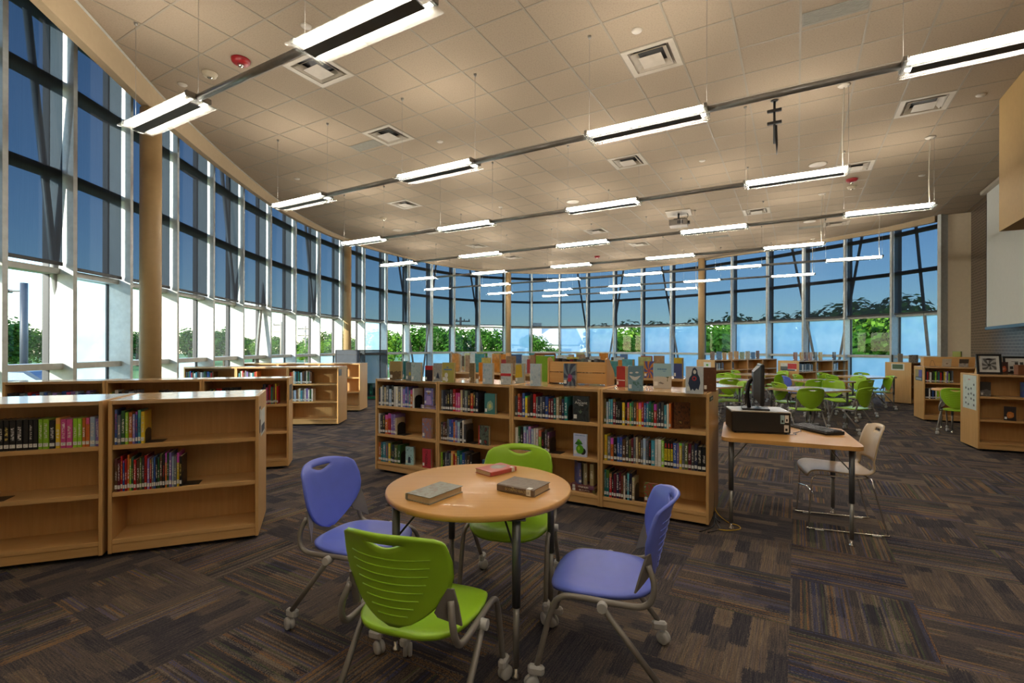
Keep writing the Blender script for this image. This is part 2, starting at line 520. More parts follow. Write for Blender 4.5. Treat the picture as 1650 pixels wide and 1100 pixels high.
def cover_mat(name, kind, a, b, c, seed=0.0, axis=1):
    """jacket art on the front board: a = ground, b = second colour, c = accent"""
    t = NT(name)
    tc = t.n('TexCoord')
    sx = t.n('SeparateXYZ'); t.l(tc.outputs['Generated'], sx.inputs[0])
    X, Y, Z = sx.outputs
    if axis == 0: Y = X
    A, B, C = [tuple(q) + (1,) for q in (a, b, c)]
    cv = t.n('CombineXYZ'); t.l(t.math('MULTIPLY', Y, 3.0), cv.inputs[0]); t.l(t.math('MULTIPLY', Z, 4.4), cv.inputs[1]); cv.inputs[2].default_value = seed
    nz = t.noise(cv.outputs[0], 1.2, 5, 0.62)
    if kind == 'mottle':
        cc = t.ramp(nz, [(0.34, a), (0.5, b), (0.62, a), (0.72, c)])
    elif kind == 'land':      # sky over a busy lower half
        m = t.math('LESS_THAN', Z, t.math('MULTIPLY_ADD', nz, 0.35, 0.28))
        cc = t.mix(m, A, B)
        cc = t.mix(t.math('MULTIPLY', t.math('GREATER_THAN', nz, 0.56), t.math('LESS_THAN', Z, 0.4)), cc, C)
    elif kind == 'bands':
        m = t.math('GREATER_THAN', Z, 0.72)
        cc = t.mix(m, A, B)
        cc = t.mix(t.math('MULTIPLY', t.math('GREATER_THAN', Z, 0.36), t.math('LESS_THAN', Z, 0.50)), cc, C)
    elif kind == 'blob':
        dy = t.math('SUBTRACT', Y, 0.52); dz = t.math('SUBTRACT', Z, 0.40)
        d = t.math('SQRT', t.math('ADD', t.math('MULTIPLY', dy, dy), t.math('MULTIPLY', t.math('MULTIPLY', dz, dz), 1.6)))
        d2 = t.math('ADD', d, t.math('MULTIPLY_ADD', nz, 0.3, -0.15))
        cc = t.mix(t.math('LESS_THAN', d2, 0.30), A, B)
        cc = t.mix(t.math('LESS_THAN', d2, 0.13), cc, C)
    elif kind == 'rays':
        dy = t.math('SUBTRACT', Y, 0.5); dz = t.math('SUBTRACT', Z, 0.42)
        an = t.math('ARCTAN2', dz, dy)
        rr = t.math('SQRT', t.math('ADD', t.math('MULTIPLY', dy, dy), t.math('MULTIPLY', dz, dz)))
        s = t.math('SINE', t.math('ADD', t.math('MULTIPLY', an, 7.0), t.math('MULTIPLY', rr, 5.0 if seed >= 0 else 0.0)))
        cc = t.mix(t.math('GREATER_THAN', t.math('ADD', s, t.math('MULTIPLY_ADD', nz, 1.2, -0.6)), 0.1), A, B)
        cc = t.mix(t.math('LESS_THAN', rr, 0.12), cc, C)
    else:
        cc = t.mix(t.math('GREATER_THAN', nz, 0.58), A, B)
    return t.done(t.bsdf(cc, 0.42, 0, 0.4, 0.0))

def label_mat():
    t = NT('spine_label_paper')
    tc = t.n('TexCoord')
    sx = t.n('SeparateXYZ'); t.l(tc.outputs['Generated'], sx.inputs[0])
    info = t.n('ObjectInfo')
    z = sx.outputs[2]
    band = t.math('GREATER_THAN', t.math('SINE', t.math('MULTIPLY', z, 18.0)), 0.35)
    cv = t.n('CombineXYZ'); t.l(t.math('MULTIPLY', sx.outputs[0], 5.0), cv.inputs[0]); t.l(t.math('MULTIPLY', z, 3.0), cv.inputs[1]); t.l(t.math('MULTIPLY', info.outputs['Random'], 60.0), cv.inputs[2])
    nz = t.math('GREATER_THAN', t.noise(cv.outputs[0], 1, 1), 0.5)
    inx = t.math('LESS_THAN', t.math('ABSOLUTE', t.math('SUBTRACT', sx.outputs[0], 0.5)), 0.3)
    inz = t.math('LESS_THAN', t.math('ABSOLUTE', t.math('SUBTRACT', z, 0.5)), 0.34)
    k = t.math('MULTIPLY', t.math('MULTIPLY', band, nz), t.math('MULTIPLY', inx, inz))
    c = t.mix(t.math('MULTIPLY', k, 0.8), (0.78, 0.78, 0.75, 1), (0.08, 0.08, 0.09, 1))
    return t.done(t.bsdf(c, 0.5))
LABELM = label_mat()

def leaf_mat(name, a, b):
    t = NT(name)
    g = t.n('NewGeometry')
    c = t.ramp(g.outputs['Random Per Island'], [(0.0, a), (1.0, b)])
    d = t.n('BsdfDiffuse'); t.l(c, d.inputs[0])
    tl = t.n('BsdfTranslucent'); t.l(c, tl.inputs[0])
    m = t.n('MixShader'); m.inputs[0].default_value = 0.4; t.l(d.outputs[0], m.inputs[1]); t.l(tl.outputs[0], m.inputs[2])
    return t.done(m.outputs[0])
LEAF = [leaf_mat('leaves_mid', (0.03, 0.10, 0.012), (0.10, 0.24, 0.03)), leaf_mat('leaves_light', (0.09, 0.22, 0.015), (0.24, 0.42, 0.05)), leaf_mat('leaves_dark', (0.02, 0.065, 0.012), (0.06, 0.15, 0.03))]
BARK = plain('bark', (0.10, 0.07, 0.045), 0.9, nscale=30)
GRASS = plain('lawn_grass', (0.11, 0.24, 0.03), 0.95, var=0.3, nscale=4)
ASPH = plain('asphalt', (0.20, 0.20, 0.20), 0.9, nscale=40)

# ------------------------------------------------------------------ the room shell
CEIL = 4.878
GA = -0.5267                                   # direction of the ceiling grid and carpet tiles
CD = Vector((math.cos(GA), math.sin(GA)))      # along the light rows
RD = Vector((-math.sin(GA), math.cos(GA)))     # across them
GO = Vector((-0.1095, 5.821))                  # one grid crossing
TS = 0.6096

PTS = [(-5.6, 4.45), (-5.506, 5.23), (-5.468, 6.015), (-5.537, 6.991), (-5.643, 8.119), (-5.772, 9.314), (-5.9, 10.587), (-5.931, 11.858), (-5.895, 13.146), (-5.747, 14.436), (-5.527, 15.712),
       (-5.196, 17.009), (-4.727, 18.241), (-4.118, 19.338), (-3.38, 20.401), (-2.558, 21.415), (-1.507, 22.196), (-0.32, 22.709), (0.921, 23.049), (2.219, 22.948), (3.462, 22.589), (4.568, 21.929),
       (5.622, 21.175), (6.628, 20.368), (7.506, 19.406), (8.264, 18.355), (9.072, 17.352), (9.679, 16.217), (10.296, 15.099), (10.843, 13.934), (11.116, 12.676)]
PTS = [Vector(p) for p in PTS]
BR0 = Vector((11.62, 12.40))                   # brick wall: from here along -RD
def brick_pt(s): return BR0 - RD * s
EDGE = [(-2.6, -2.5), (-3.72, 2.2), (-4.36, 4.86), (-4.53, 5.54), (-4.75, 6.39), (-4.92, 7.17), (-5.3, 9.5), (-5.55, 12), (-5.5, 14), (-5.3, 15.4), (-4.85, 16.9), (-4.2, 18.4), (-3.3, 19.9),
        (-2.3, 21.1), (-1.1, 22.0), (.3, 22.5), (2.1, 22.65), (3.4, 22.35), (4.5, 21.72), (5.5, 21.0), (6.5, 20.18), (7.35, 19.25), (8.1, 18.2), (8.9, 17.2), (9.52, 16.1), (10.13, 15.0), (10.68, 13.9), (11.0, 12.75)]
EDGE = smooth_path([(x, y, 0) for x, y in EDGE], 3)

def outward(P, d):
    out = []
    for i in range(len(P)):
        a = P[max(i - 1, 0)]; b = P[min(i + 1, len(P) - 1)]
        tt = (b - a).normalized()
        out.append(P[i] + Vector((-tt.y, tt.x)) * d)
    return out

GL = outward(PTS, 0.30)
BACKL = Vector((-5.9, -2.5)); BACKR = brick_pt(17.2)
FLOORP = [BACKL] + GL + [Vector((11.95, 12.6)), BR0 + CD * .25] + [brick_pt(17.2) + CD * .25]
CARPET = carpet_mat(GA, (0.03, 0.14))
fm = MB().prism([(p.x, p.y) for p in reversed(FLOORP)], -1.05, 0.0)
tag(fm.build('floor', CARPET), kind='structure')
rm = MB().prism([(p.x, p.y) for p in reversed(outward(FLOORP, 0.15))], 5.5, 5.7)
tag(rm.build('roof', BEIGE), kind='structure')

# ceiling tiles
def convex_hull(P):
    P = sorted(set((round(p[0], 4), round(p[1], 4)) for p in P))
    def half(P):
        h = []
        for p in P:
            while len(h) >= 2 and (h[-1][0] - h[-2][0]) * (p[1] - h[-2][1]) - (h[-1][1] - h[-2][1]) * (p[0] - h[-2][0]) <= 0: h.pop()
            h.append(p)
        return h
    a = half(P); b = half(P[::-1])
    return a[:-1] + b[:-1]
HULL = convex_hull([(p.x, p.y) for p in EDGE] + [tuple(brick_pt(0.0)), tuple(brick_pt(17.0)), (-2.6, -2.5)])
def clip(poly, hull=HULL):
    out = list(poly)
    n = len(hull)
    for i in range(n):
        a = hull[i]; b = hull[(i + 1) % n]
        src = out; out = []
        if not src: return []
        def side(p): return (b[0] - a[0]) * (p[1] - a[1]) - (b[1] - a[1]) * (p[0] - a[0])
        for k in range(len(src)):
            p = src[k]; q = src[(k + 1) % len(src)]
            sp, sq = side(p), side(q)
            if sp >= 0: out.append(p)
            if (sp >= 0) != (sq >= 0):
                tt = sp / (sp - sq)
                out.append((p[0] + (q[0] - p[0]) * tt, p[1] + (q[1] - p[1]) * tt))
    return out
def grid_xy(i, j):
    p = GO + CD * (i * TS) + RD * (j * TS)
    return (p.x, p.y)
def grid_cell(x, y):
    d = Vector((x, y)) - GO
    return math.floor(d.dot(CD) / TS), math.floor(d.dot(RD) / TS)

def ceil_px(px, py):
    """where a ray of the photograph meets the ceiling: used once, to read the plan off the picture"""
    hor = 559 - 0.0023 * (px - 825)
    Y = (CEIL - EYE) * 789 / (hor - py)
    return ((px - 825) / 789 * Y, Y)

VENTS = [(515, 112), (1052, 88), (620, 219), (1009, 260), (1489, 164), (649, 330), (1385, 264), (1217, 339), (687, 371), (957, 373), (765, 396), (1345, 357), (1026, 393), (822, 416)]
VCELL = [grid_cell(*ceil_px(*p)) for p in VENTS]
SLOTS = [(1343, 30), (1302, 364), (1158, 380), (588, 240)]
SCELL = [grid_cell(*ceil_px(*p)) for p in SLOTS]
ceiling = tag(empty('ceiling', (0, 0, CEIL)), kind='structure')
TILES = []
for i in range(-40, 45):
    for j in range(-22, 40):
        if (i, j) in VCELL: continue
        g = 0.003 / TS
        sq = [grid_xy(i + g, j + g), grid_xy(i + 1 - g, j + g), grid_xy(i + 1 - g, j + 1 - g), grid_xy(i + g, j + 1 - g)]
        pc = clip(sq)
        if len(pc) < 3: continue
        area = abs(sum(pc[k][0] * pc[(k + 1) % len(pc)][1] - pc[(k + 1) % len(pc)][0] * pc[k][1] for k in range(len(pc)))) / 2
        if area < 0.003: continue
        cx = sum(p[0] for p in pc) / len(pc); cy = sum(p[1] for p in pc) / len(pc)
        seen = cy > 4.55 and abs(cx / cy) < 1.12
        TILES.append((0 if seen else 1, cx * cx + cy * cy, i, j, pc, area))
TILES.sort(key=lambda q: (q[0], q[1]))
tile_me = MB().prism([(0.003, 0.003), (TS - 0.003, 0.003), (TS - 0.003, TS - 0.003), (0.003, TS - 0.003)], 0.0, 0.016).mesh('ceiling_tile', TILE)
field = MB()
for k, (s, d, i, j, pc, area) in enumerate(TILES):
    if k < 300:
        if area > 0.362:
            x, y = grid_xy(i, j)
            link('ceiling_tile', tile_me, ceiling, (x, y, 0.002), (0, 0, GA))
        else:
            cx, cy = pc[0]
            MB().prism([(p[0] - cx, p[1] - cy) for p in pc], 0.0, 0.016).build('ceiling_tile', TILE, ceiling, (cx, cy, 0.002))
    else:
        field.prism(pc, 0.002, 0.018)
tag(field.build('ceiling_tile_field', TILE, ceiling), kind='stuff')
def clip_line(p, d):
    t0, t1 = -60.0, 60.0
    n = len(HULL)
    for i in range(n):
        a = HULL[i]; b = HULL[(i + 1) % n]
        nx, ny = -(b[1] - a[1]), (b[0] - a[0])
        den = nx * d.x + ny * d.y
        num = nx * (p[0] - a[0]) + ny * (p[1] - a[1])
        if abs(den) < 1e-9:
            if num < 0: return None
            continue
        tt = -num / den
        if den > 0: t0 = max(t0, tt)
        else: t1 = min(t1, tt)
    return (t0, t1) if t1 - t0 > 0.1 else None
for i in range(-40, 45):
    c = clip_line(grid_xy(i, 0), RD)
    if c:
        x, y = grid_xy(i, 0)
        MB().box(-0.011, 0.011, c[0], c[1], -0.003, 0.004).build('grid_bar', TBAR, ceiling, (x, y, 0), (0, 0, GA))
for j in range(-22, 40):
    c = clip_line(grid_xy(0, j), CD)
    if c:
        x, y = grid_xy(0, j)
        MB().box(c[0], c[1], -0.010, 0.010, -0.0015, 0.004).build('grid_bar', TBAR, ceiling, (x, y, 0), (0, 0, GA))

# curved fascia at the ceiling's edge
fb = MB()
n = len(EDGE)
def drop(p): 
    k = min(1, max(0, (p.y - 5.0) / 13.0))
    return 0.33 * (1 - k) + 0.05 * k
prof = []
for i, p in enumerate(EDGE):
    a = EDGE[max(i - 1, 0)]; b = EDGE[min(i + 1, n - 1)]
    tt = (b - a).normalized(); nn = Vector((-tt.y, tt.x, 0))
    zb = CEIL - drop(p)
    prof.append([p + Vector((0, 0, CEIL - 0.001)), p + Vector((0, 0, zb)), p + nn * 0.10 + Vector((0, 0, zb)), p + nn * 0.10 + Vector((0, 0, 5.5))])
vs_ = [q for pr in prof for q in pr]
fs_ = []
for i in range(n - 1):
    for k in range(3):
        fs_.append((i * 4 + k, (i + 1) * 4 + k, (i + 1) * 4 + k + 1, i * 4 + k + 1))
fb.add(vs_, fs_)
tag(fb.build('trim_1', FASC), kind='structure')
tb = MB()
ang = [p - Vector((0, 0, 0)) for p in EDGE]
for i in range(n - 1):
    a, b = EDGE[i], EDGE[i + 1]
    tt = (b - a).normalized(); nn = Vector((-tt.y, tt.x, 0))
    tb.add([a - nn * 0.03 + Vector((0, 0, CEIL - .004)), b - nn * 0.03 + Vector((0, 0, CEIL - .004)), b + Vector((0, 0, CEIL - .004)), a + Vector((0, 0, CEIL - .004))], [(0, 1, 2, 3)])
tag(tb.build('trim_2', ALU), kind='structure')

# solid walls outside or at the edge of the view
def wall(name, a, b, z0, z1, mat, th=0.2):
    d = (b - a); L = d.length
    m = MB().box(0, L, 0, th, z0, z1)
    return tag(m.build(name, mat, None, (a.x, a.y, 0), (0, 0, math.atan2(d.y, d.x))), kind='structure')
wall('wall_left', BACKL + Vector((0, -0.12)), Vector((-5.68, 4.44)), 0, 5.5, BEIGE)  # unseen stretch, made solid to keep the low sun off the near furniture
wall('wall_back', Vector((brick_pt(17.2).x, -2.55)), Vector((-5.9, -2.55)), 0, 5.5, BEIGE)
wall('wall_pier', Vector((11.16, 12.70)), Vector((11.72, 12.36)), 0, 5.5, BEIGE)
wall('wall_right', BR0, brick_pt(17.2), 0, 5.5, BRICK)

# bulkhead hanging at the right
K = Vector((6.75, 6.79))
bm_ = MB()
q = [K, K - RD * 4.2, K - RD * 4.2 + CD * 1.9, K + CD * 1.9]
bm_.prism([(p.x, p.y) for p in q], 3.05, CEIL - 0.004)
tag(bm_.build('wall_bulkhead', TAN), kind='structure')

# projection screen on the brick wall
ps = empty('projection_screen', (brick_pt(2.2).x, brick_pt(2.2).y, 0), math.atan2(-RD.y, -RD.x))
tag(ps, 'large white projection screen lowered over the dark brick wall', 'projection screen')
MB().box(0.03, 4.2, -0.26, -0.255, 1.89, 4.78).build('cloth', SCREENW, ps)
for a_, b_ in ((0.0, 0.035), (4.195, 4.23)):
    MB().box(a_, b_, -0.262, -0.253, 1.89, 4.78).build('black_border', BLACK, ps)
MB().bbox(-0.02, 4.25, -0.275, -0.24, 1.83, 1.895, 0.006).build('weight_bar', plain('blue_grey_bar', (0.05, 0.12, 0.22), 0.35), ps)
MB().bbox(-0.1, 4.33, -0.34, 0.0, 4.78, 4.86, 0.01).build('housing', OFFW, ps)

# curved window wall, bay by bay
FR_UP = {2, 11, 17, 19, 20, 22, 23, 25, 26, 27, 29}
FR_LO = {2, 4, 7, 9, 10, 11, 13, 14, 15} | set(range(17, 30))
Z_SILL, Z_RAIL, Z_LOW, Z_T3, Z_T4 = 0.08, 1.15, 2.312, 3.50, 4.60
DZ = 5.5
for b in range(len(PTS) - 1):
    A, B = PTS[b], PTS[b + 1]
    d = B - A; L = d.length
    w = empty('window_%d' % (b + 1), (A.x, A.y, 0), math.atan2(d.y, d.x))
    tag(w, kind='structure')
    # local x along the bay, local -y inwards, +y outwards
    def P(m, name, mat): return m.build(name, mat, w)
    # deep fin at the left end
    pa = PTS[max(b - 1, 0)]
    turn = math.atan2(d.y, d.x) - math.atan2((A - pa).y, (A - pa).x) if b else 0
    M = Matrix.Rotation(-turn / 2, 4, 'Z')
    P(MB().box(-0.028, 0.028, -0.10, 0.22, 0, DZ, M), 'mullion', FIN)
    P(MB().box(-0.034, 0.034, 0.19, 0.27, 0, DZ, M), 'glazing_cap', DARKF)
    if b == len(PTS) - 2:
        P(MB().box(L - 0.028, L + 0.06, -0.10, 0.22, 0, DZ), 'mullion', FIN)
    P(MB().box(0.03, L - 0.03, -0.02, 0.25, 0.0, Z_SILL), 'sill', RAIL)
    P(MB().box(0.03, L - 0.03, 0.02, 0.25, Z_RAIL, Z_RAIL + 0.075), 'rail', RAIL)
    P(MB().box(0.03, L - 0.03, 0.06, 0.25, Z_LOW, Z_LOW + 0.07), 'transom', RAIL)
    P(MB().box(0.03, L - 0.03, 0.06, 0.25, Z_T3, Z_T3 + 0.09), 'transom', DARKF)
    P(MB().box(0.03, L - 0.03, 0.06, 0.25, Z_T4, Z_T4 + 0.09), 'transom', DARKF)
    P(MB().box(0.03, L - 0.03, 0.06, 0.25, DZ - 0.12, DZ), 'head', DARKF)
    for side in (0.028, L - 0.046):
        P(MB().box(side, side + 0.018, 0.195, 0.245, Z_SILL, DZ - 0.1), 'gasket', DARKF)
    lv = [(Z_SILL, Z_RAIL), (Z_RAIL + 0.075, Z_LOW), (Z_LOW + 0.07, Z_T3), (Z_T3 + 0.09, Z_T4), (Z_T4 + 0.09, DZ - 0.12)]
    for k, (z0, z1) in enumerate(lv):
        fr = (k == 0 and b in FR_LO) or (k == 1 and b in FR_UP)
        P(MB().add([(0.04, 0.22, z0), (L - 0.04, 0.22, z0), (L - 0.04, 0.22, z1), (0.04, 0.22, z1)], [(0, 1, 2, 3)]), 'frosted_pane' if fr else 'pane', FROST if fr else GLASS)
    # roller shade in the bay
    s = empty('roller_shade', (A.x, A.y, 0), math.atan2(d.y, d.x))
    tag(s, 'dark mesh roller shade, %s window bay along the curve from the left' % ORD[b], 'roller shade', 'roller shades of the curved window wall')
    zb = 2.40 + (0.03 if b in (1, 6, 16) else rnd.uniform(-0.004, 0.004))
    g1 = 0.035; g2 = 0.06 if b < 12 else 0.045
    nseg = 6
    fab = MB()
    vv = []; ff = []
    for q in range(nseg + 1):
        x = g1 + (L - g1 - g2) * q / nseg
        off = 0.004 * math.sin(q * 2.1 + b)
        vv += [(x, off * 0.3, zb), (x, off, (zb + 5.4) / 2), (x, 0, 5.40)]
    for q in range(nseg):
        for k in range(2):
            ff.append((q * 3 + k, q * 3 + 3 + k, q * 3 + 4 + k, q * 3 + 1 + k))
    fab.add(vv, ff, True)
    fab.build('fabric', SHADE, s)
    MB().bbox(g1, L - g2, -0.012, 0.012, zb - 0.022, zb + 0.022, 0.004).build('hem_bar', DARKF, s)
    MB().tube([(g1, 0.0, 5.43), (L - g2, 0.0, 5.43)], 0.035, 10).build('roller', DGREY, s)

BRACES = [((-5.59, 6.26), (-5.6, 5.63)), ((-6.02, 11.06), (-5.94, 9.93)), ((-6.03, 11.37), (-6.03, 12.27)), ((-5.79, 14.83), (-5.92, 13.89)), ((-3.9, 19.85), (-4.49, 18.9)), ((-3.7, 20.13), (-3.18, 20.82)),
          ((-1.17, 22.46), (-1.98, 21.98)), ((3.76, 22.53), (2.97, 22.85)), ((4.27, 22.23), (5.03, 21.74)), ((7.0, 20.12), (6.26, 20.81)), ((10.01, 15.85), (9.49, 16.81)), ((10.19, 15.52), (10.61, 14.69)), ((11.14, 12.95), (11.05, 13.48))]
for k, (a, b) in enumerate(BRACES):
    o = MB().tube([(a[0], a[1], 0.02), (b[0], b[1], 5.42)], 0.038, 8).build('trim_%d' % (k + 3), BRACE)
    tag(o, kind='structure')

# round columns inside the glass
for k, (x, y, r, lab) in enumerate([(-4.80, 6.50, 0.122, 'tan round column nearest the camera, at the left window wall'), (-5.30, 15.75, 0.122, 'tan round column at the far left bend of the windows'),
                                 (-0.17, 22.35, 0.122, 'tan round column in the middle of the far windows'), (7.35, 19.0, 0.122, 'tan round column right of centre in the far windows')]):
    c = empty('column', (x, y, 0))
    tag(c, lab, 'column', 'round columns along the windows')
    MB().lathe([(r, 0), (r, 2.5), (r, 4.565 if k == 0 else 5.48)], 32).build('shaft', COLP, c)
    MB().lathe([(r + 0.012, 0), (r + 0.012, 0.1), (r, 0.105)], 32).build('base_trim', DARKF, c)

# ------------------------------------------------------------------ ceiling lights
LAT0 = Vector((0.85, 5.42)); LI = Vector((2.38, -1.37)); LJ = Vector((0.10, 2.95))
LZ = 3.75
LANG = math.atan2(LI.y, LI.x)
FL = 1.22
def square_ring(m, ho, hi, zo, zi, th=0.006):
    vs_ = []
    for h, z in ((ho, zo), (hi, zi), (hi, zi + th), (ho, zo + th)):
        vs_ += [(-h, -h, z), (h, -h, z), (h, h, z), (-h, h, z)]
    fs_ = []
    for a in range(4):
        b = (a + 1) % 4
        for k in range(4):
            fs_.append((a * 4 + k, a * 4 + (k + 1) % 4, b * 4 + (k + 1) % 4, b * 4 + k))
    m.add(vs_, fs_)

def make_light(pipe_right, cord):
    root = empty('pendant_light')
    MB().box(-0.02, FL + 0.02, -0.165, 0.165, -0.024, -0.018).build('diffuser_plate', ACRYL, root)
    for sgn in (-1, 1):
        o = MB().tube([(0.03, sgn * 0.098, 0.018), (FL - 0.03, sgn * 0.098, 0.018)], 0.013, 10).build('fluorescent_tube', TUBEM, root)
    MB().box(0.05, FL - 0.05, -0.055, 0.055, -0.036, -0.026).build('perforated_panel', PERF, root)
    MB().bbox(0.0, FL, -0.03, 0.03, 0.0, 0.035, 0.006).build('spine_channel', GREYM, root)
    for x in (0.0, FL):
        c = MB().bbox(x - 0.018, x + 0.018, -0.115, 0.115, -0.004, 0.045, 0.006).build('end_bracket', GREYM, root)
        MB().tube([(x, 0, 0.04), (x, 0, CEIL - LZ - 0.002)], 0.0018, 5).build('suspension_cable', GREYM, root)
        MB().lathe([(0.014, CEIL - LZ - 0.03), (0.02, CEIL - LZ - 0.001)], 10, Matrix.Translation((x, 0, 0))).build('ceiling_gripper', GREYM, root)
    if pipe_right:
        MB().tube([(FL + 0.015, 0, 0.02), (LI.length - 0.015, 0, 0.02)], 0.032, 12).build('connecting_pipe', PIPE, root)
    if cord:
        MB().tube(smooth_path([(FL - 0.06, 0.0, 0.045), (FL - 0.065, 0.005, 0.5), (FL - 0.05, 0, CEIL - LZ - 0.012)], 5), 0.009, 6).build('power_cord', CWHITE, root)
        MB().lathe([(0.01, CEIL - LZ - 0.035), (0.06, CEIL - LZ - 0.018), (0.075, CEIL - LZ - 0.004)], 18, Matrix.Translation((FL - 0.05, 0, 0))).build('ceiling_canopy', CWHITE, root)
    return root
LPROTO = {(p, c): make_light(p, c) for p, c in ((True, False), (False, True), (False, False))}
ROWS = {-2: (-1, 1), -1: (-2, 1), 0: (-2, 2), 1: (-2, 1), 2: (-2, 2), 3: (-2, 2), 4: (-2, 3), 5: (-1, 3), 6: (0, 2)}
used = set()
for j, (i0, i1) in ROWS.items():
    for i in range(i0, i1 + 1):
        key = (i < i1, i == i1 and j >= 1)
        key = key if key in LPROTO else (False, False)
        src = LPROTO[key]
        o = src if key not in used else copy_tree(src)
        used.add(key)
        p = LAT0 + LI * i + LJ * (j if j < 6 else 5.78)
        o.location = (p.x, p.y, LZ); o.rotation_euler = (0, 0, LANG)
        tag(o, 'twin-tube pendant light, %s from the left in the %s hanging row' % (ORD[i - i0], ORD[j + 2] if j > -2 else 'nearest'), 'pendant light', 'suspended light rows')
for k, o in LPROTO.items():
    if k not in used: bpy.data.objects.remove(o)

# ------------------------------------------------------------------ fittings in the ceiling
def make_vent():
    v = empty('air_diffuser')
    m = MB(); square_ring(m, 0.298, 0.235, -0.006, -0.002, 0.01); m.build('outer_frame', OFFW, v)
    m = MB(); square_ring(m, 0.245, 0.19, 0.005, 0.05); m.build('louver', OFFW, v)
    m = MB(); square_ring(m, 0.205, 0.145, -0.012, 0.04); m.build('louver', OFFW, v)
    m = MB()
    m.add([(-.13, -.13, -.026), (.13, -.13, -.026), (.13, .13, -.026), (-.13, .13, -.026), (0, 0, 0.03)], [(0, 1, 4), (1, 2, 4), (2, 3, 4), (3, 0, 4), (3, 2, 1, 0)])
    m.build('center_plate', OFFW, v)
    m = MB(); m.box(-0.29, 0.29, -0.29, 0.29, 0.09, 0.1); m.build('plenum', DARKF, v)
    m = MB(); square_ring(m, 0.295, 0.24, 0.0, 0.09, 0.004); m.build('neck', OFFW, v)
    return v
vent0 = make_vent()
VWHERE = ['behind the near left pendant', 'near the top centre of the photo', 'left of centre beside a grey slot panel', 'in the middle of the ceiling', 'at the upper right beside the tan bulkhead', 'fourth from the left side',
          'behind the right end of the third light row', 'above and right of the projector', 'between third and fourth light rows at left', 'left of the projector', 'small and far at left', 'far right near the windows', 'small and far in the centre', 'farthest, left of centre']
for k, (i, j) in enumerate(VCELL):
    o = vent0 if k == 0 else copy_tree(vent0)
    x, y = grid_xy(i + 0.5, j + 0.5)
    o.location = (x, y, CEIL); o.rotation_euler = (0, 0, GA)
    tag(o, 'square stepped air diffuser in the ceiling, ' + VWHERE[k], 'air vent', 'ceiling air diffusers')
for k, (i, j) in enumerate(SCELL):
    x, y = grid_xy(i + 0.5, j + 0.5)
    m = MB().bbox(-0.29, 0.29, -0.02, 0.22, -0.006, 0.002, 0.002)
    o = empty('slot_panel', (x, y, CEIL), GA)
    m.build('plate', SLOTG, o)
    for q in range(7):
        MB().box(-0.28, 0.28, 0.0 + q * 0.03, 0.006 + q * 0.03, -0.009, -0.005).build('slat', SLOTG, o)
    tag(o, 'grey slotted return panel in the ceiling, ' + ['near the top right', 'far right by the windows', 'right of the projector', 'beside an air diffuser at left'][k], 'ceiling panel', 'grey slot panels')
def at_ceiling(px, py): x, y = ceil_px(px, py); return (x, y, CEIL - 0.004)
SPK = [(492, 43, 'by the near left pendant'), (1025, 48, 'beside the top centre diffuser'), (293, 138, 'next to the left smoke detector'), (708, 228, 'right of the left diffuser'), (1580, 149, 'beside the tan bulkhead'), (1131, 257, 'in the ceiling centre'), (478, 289, 'over the left windows'), (1485, 279, 'left of the bulkhead, farther back'), (806, 333, 'above the third light row')]
cap_me = MB().lathe([(0.0, -0.014), (0.045, -0.013), (0.05, -0.006), (0.05, 0.002)], 20).mesh('sprinkler_cap', CWHITE)
ring_me = MB().lathe([(0.05, -0.004), (0.058, -0.003), (0.058, 0.002)], 20).mesh('escutcheon', OFFW)
for px, py, wh in SPK:
    o = link('sprinkler_cap', cap_me, None, at_ceiling(px, py))
    link('escutcheon', ring_me, o)
    tag(o, 'small white sprinkler cover disc ' + wh, 'sprinkler', 'sprinkler covers')
for px, py, wh in [(337, 120, 'near the left pendant light'), (617, 352, 'far left, third light row'), (1372, 298, 'below the right red strobe')]:
    o = empty('smoke_detector', at_ceiling(px, py))
    MB().lathe([(0.05, -0.052), (0.072, -0.04), (0.08, -0.012), (0.088, -0.008), (0.088, 0.002)], 24).build('housing', plain('detector_plastic_' + str(px), (0.42, 0.36, 0.26), 0.45), o)
    MB().lathe([(0.0, -0.064), (0.03, -0.06), (0.034, -0.05)], 16).build('sensor_cap', CHROME, o)
    tag(o, 'cream round smoke detector on the ceiling ' + wh, 'smoke detector', 'smoke detectors')
for px, py, wh in [(387, 98, 'at the upper left'), (1372, 286, 'behind the right end of a light row'), (962, 412, 'far in the centre')]:
    o = empty('fire_strobe', at_ceiling(px, py))
    MB().lathe([(0.07, -0.055), (0.098, -0.035), (0.105, -0.004), (0.105, 0.002)], 28).build('housing', RED, o)
    MB().lathe([(0.0, -0.09), (0.025, -0.085), (0.04, -0.055)], 16).build('strobe_lens', CHROME, o)
    tag(o, 'round red fire alarm strobe on the ceiling ' + wh, 'fire alarm', 'fire strobes')
for px, py, wh in [(1317, 262, 'behind the third light row at right'), (922, 324, 'above the centre of the third row'), (640, 371, 'at the left over the windows'), (1304, 354, 'far right near the windows')]:
    o = empty('ceiling_speaker', at_ceiling(px, py))
    MB().lathe([(0.125, -0.012), (0.145, -0.010), (0.15, 0.002)], 32).build('rim', OFFW, o)
    MB().lathe([(0.0, -0.010), (0.124, -0.011), (0.124, 0.0)], 32).build('grille', SLOTG, o)
    tag(o, 'round perforated ceiling speaker ' + wh, 'speaker', 'ceiling speakers')

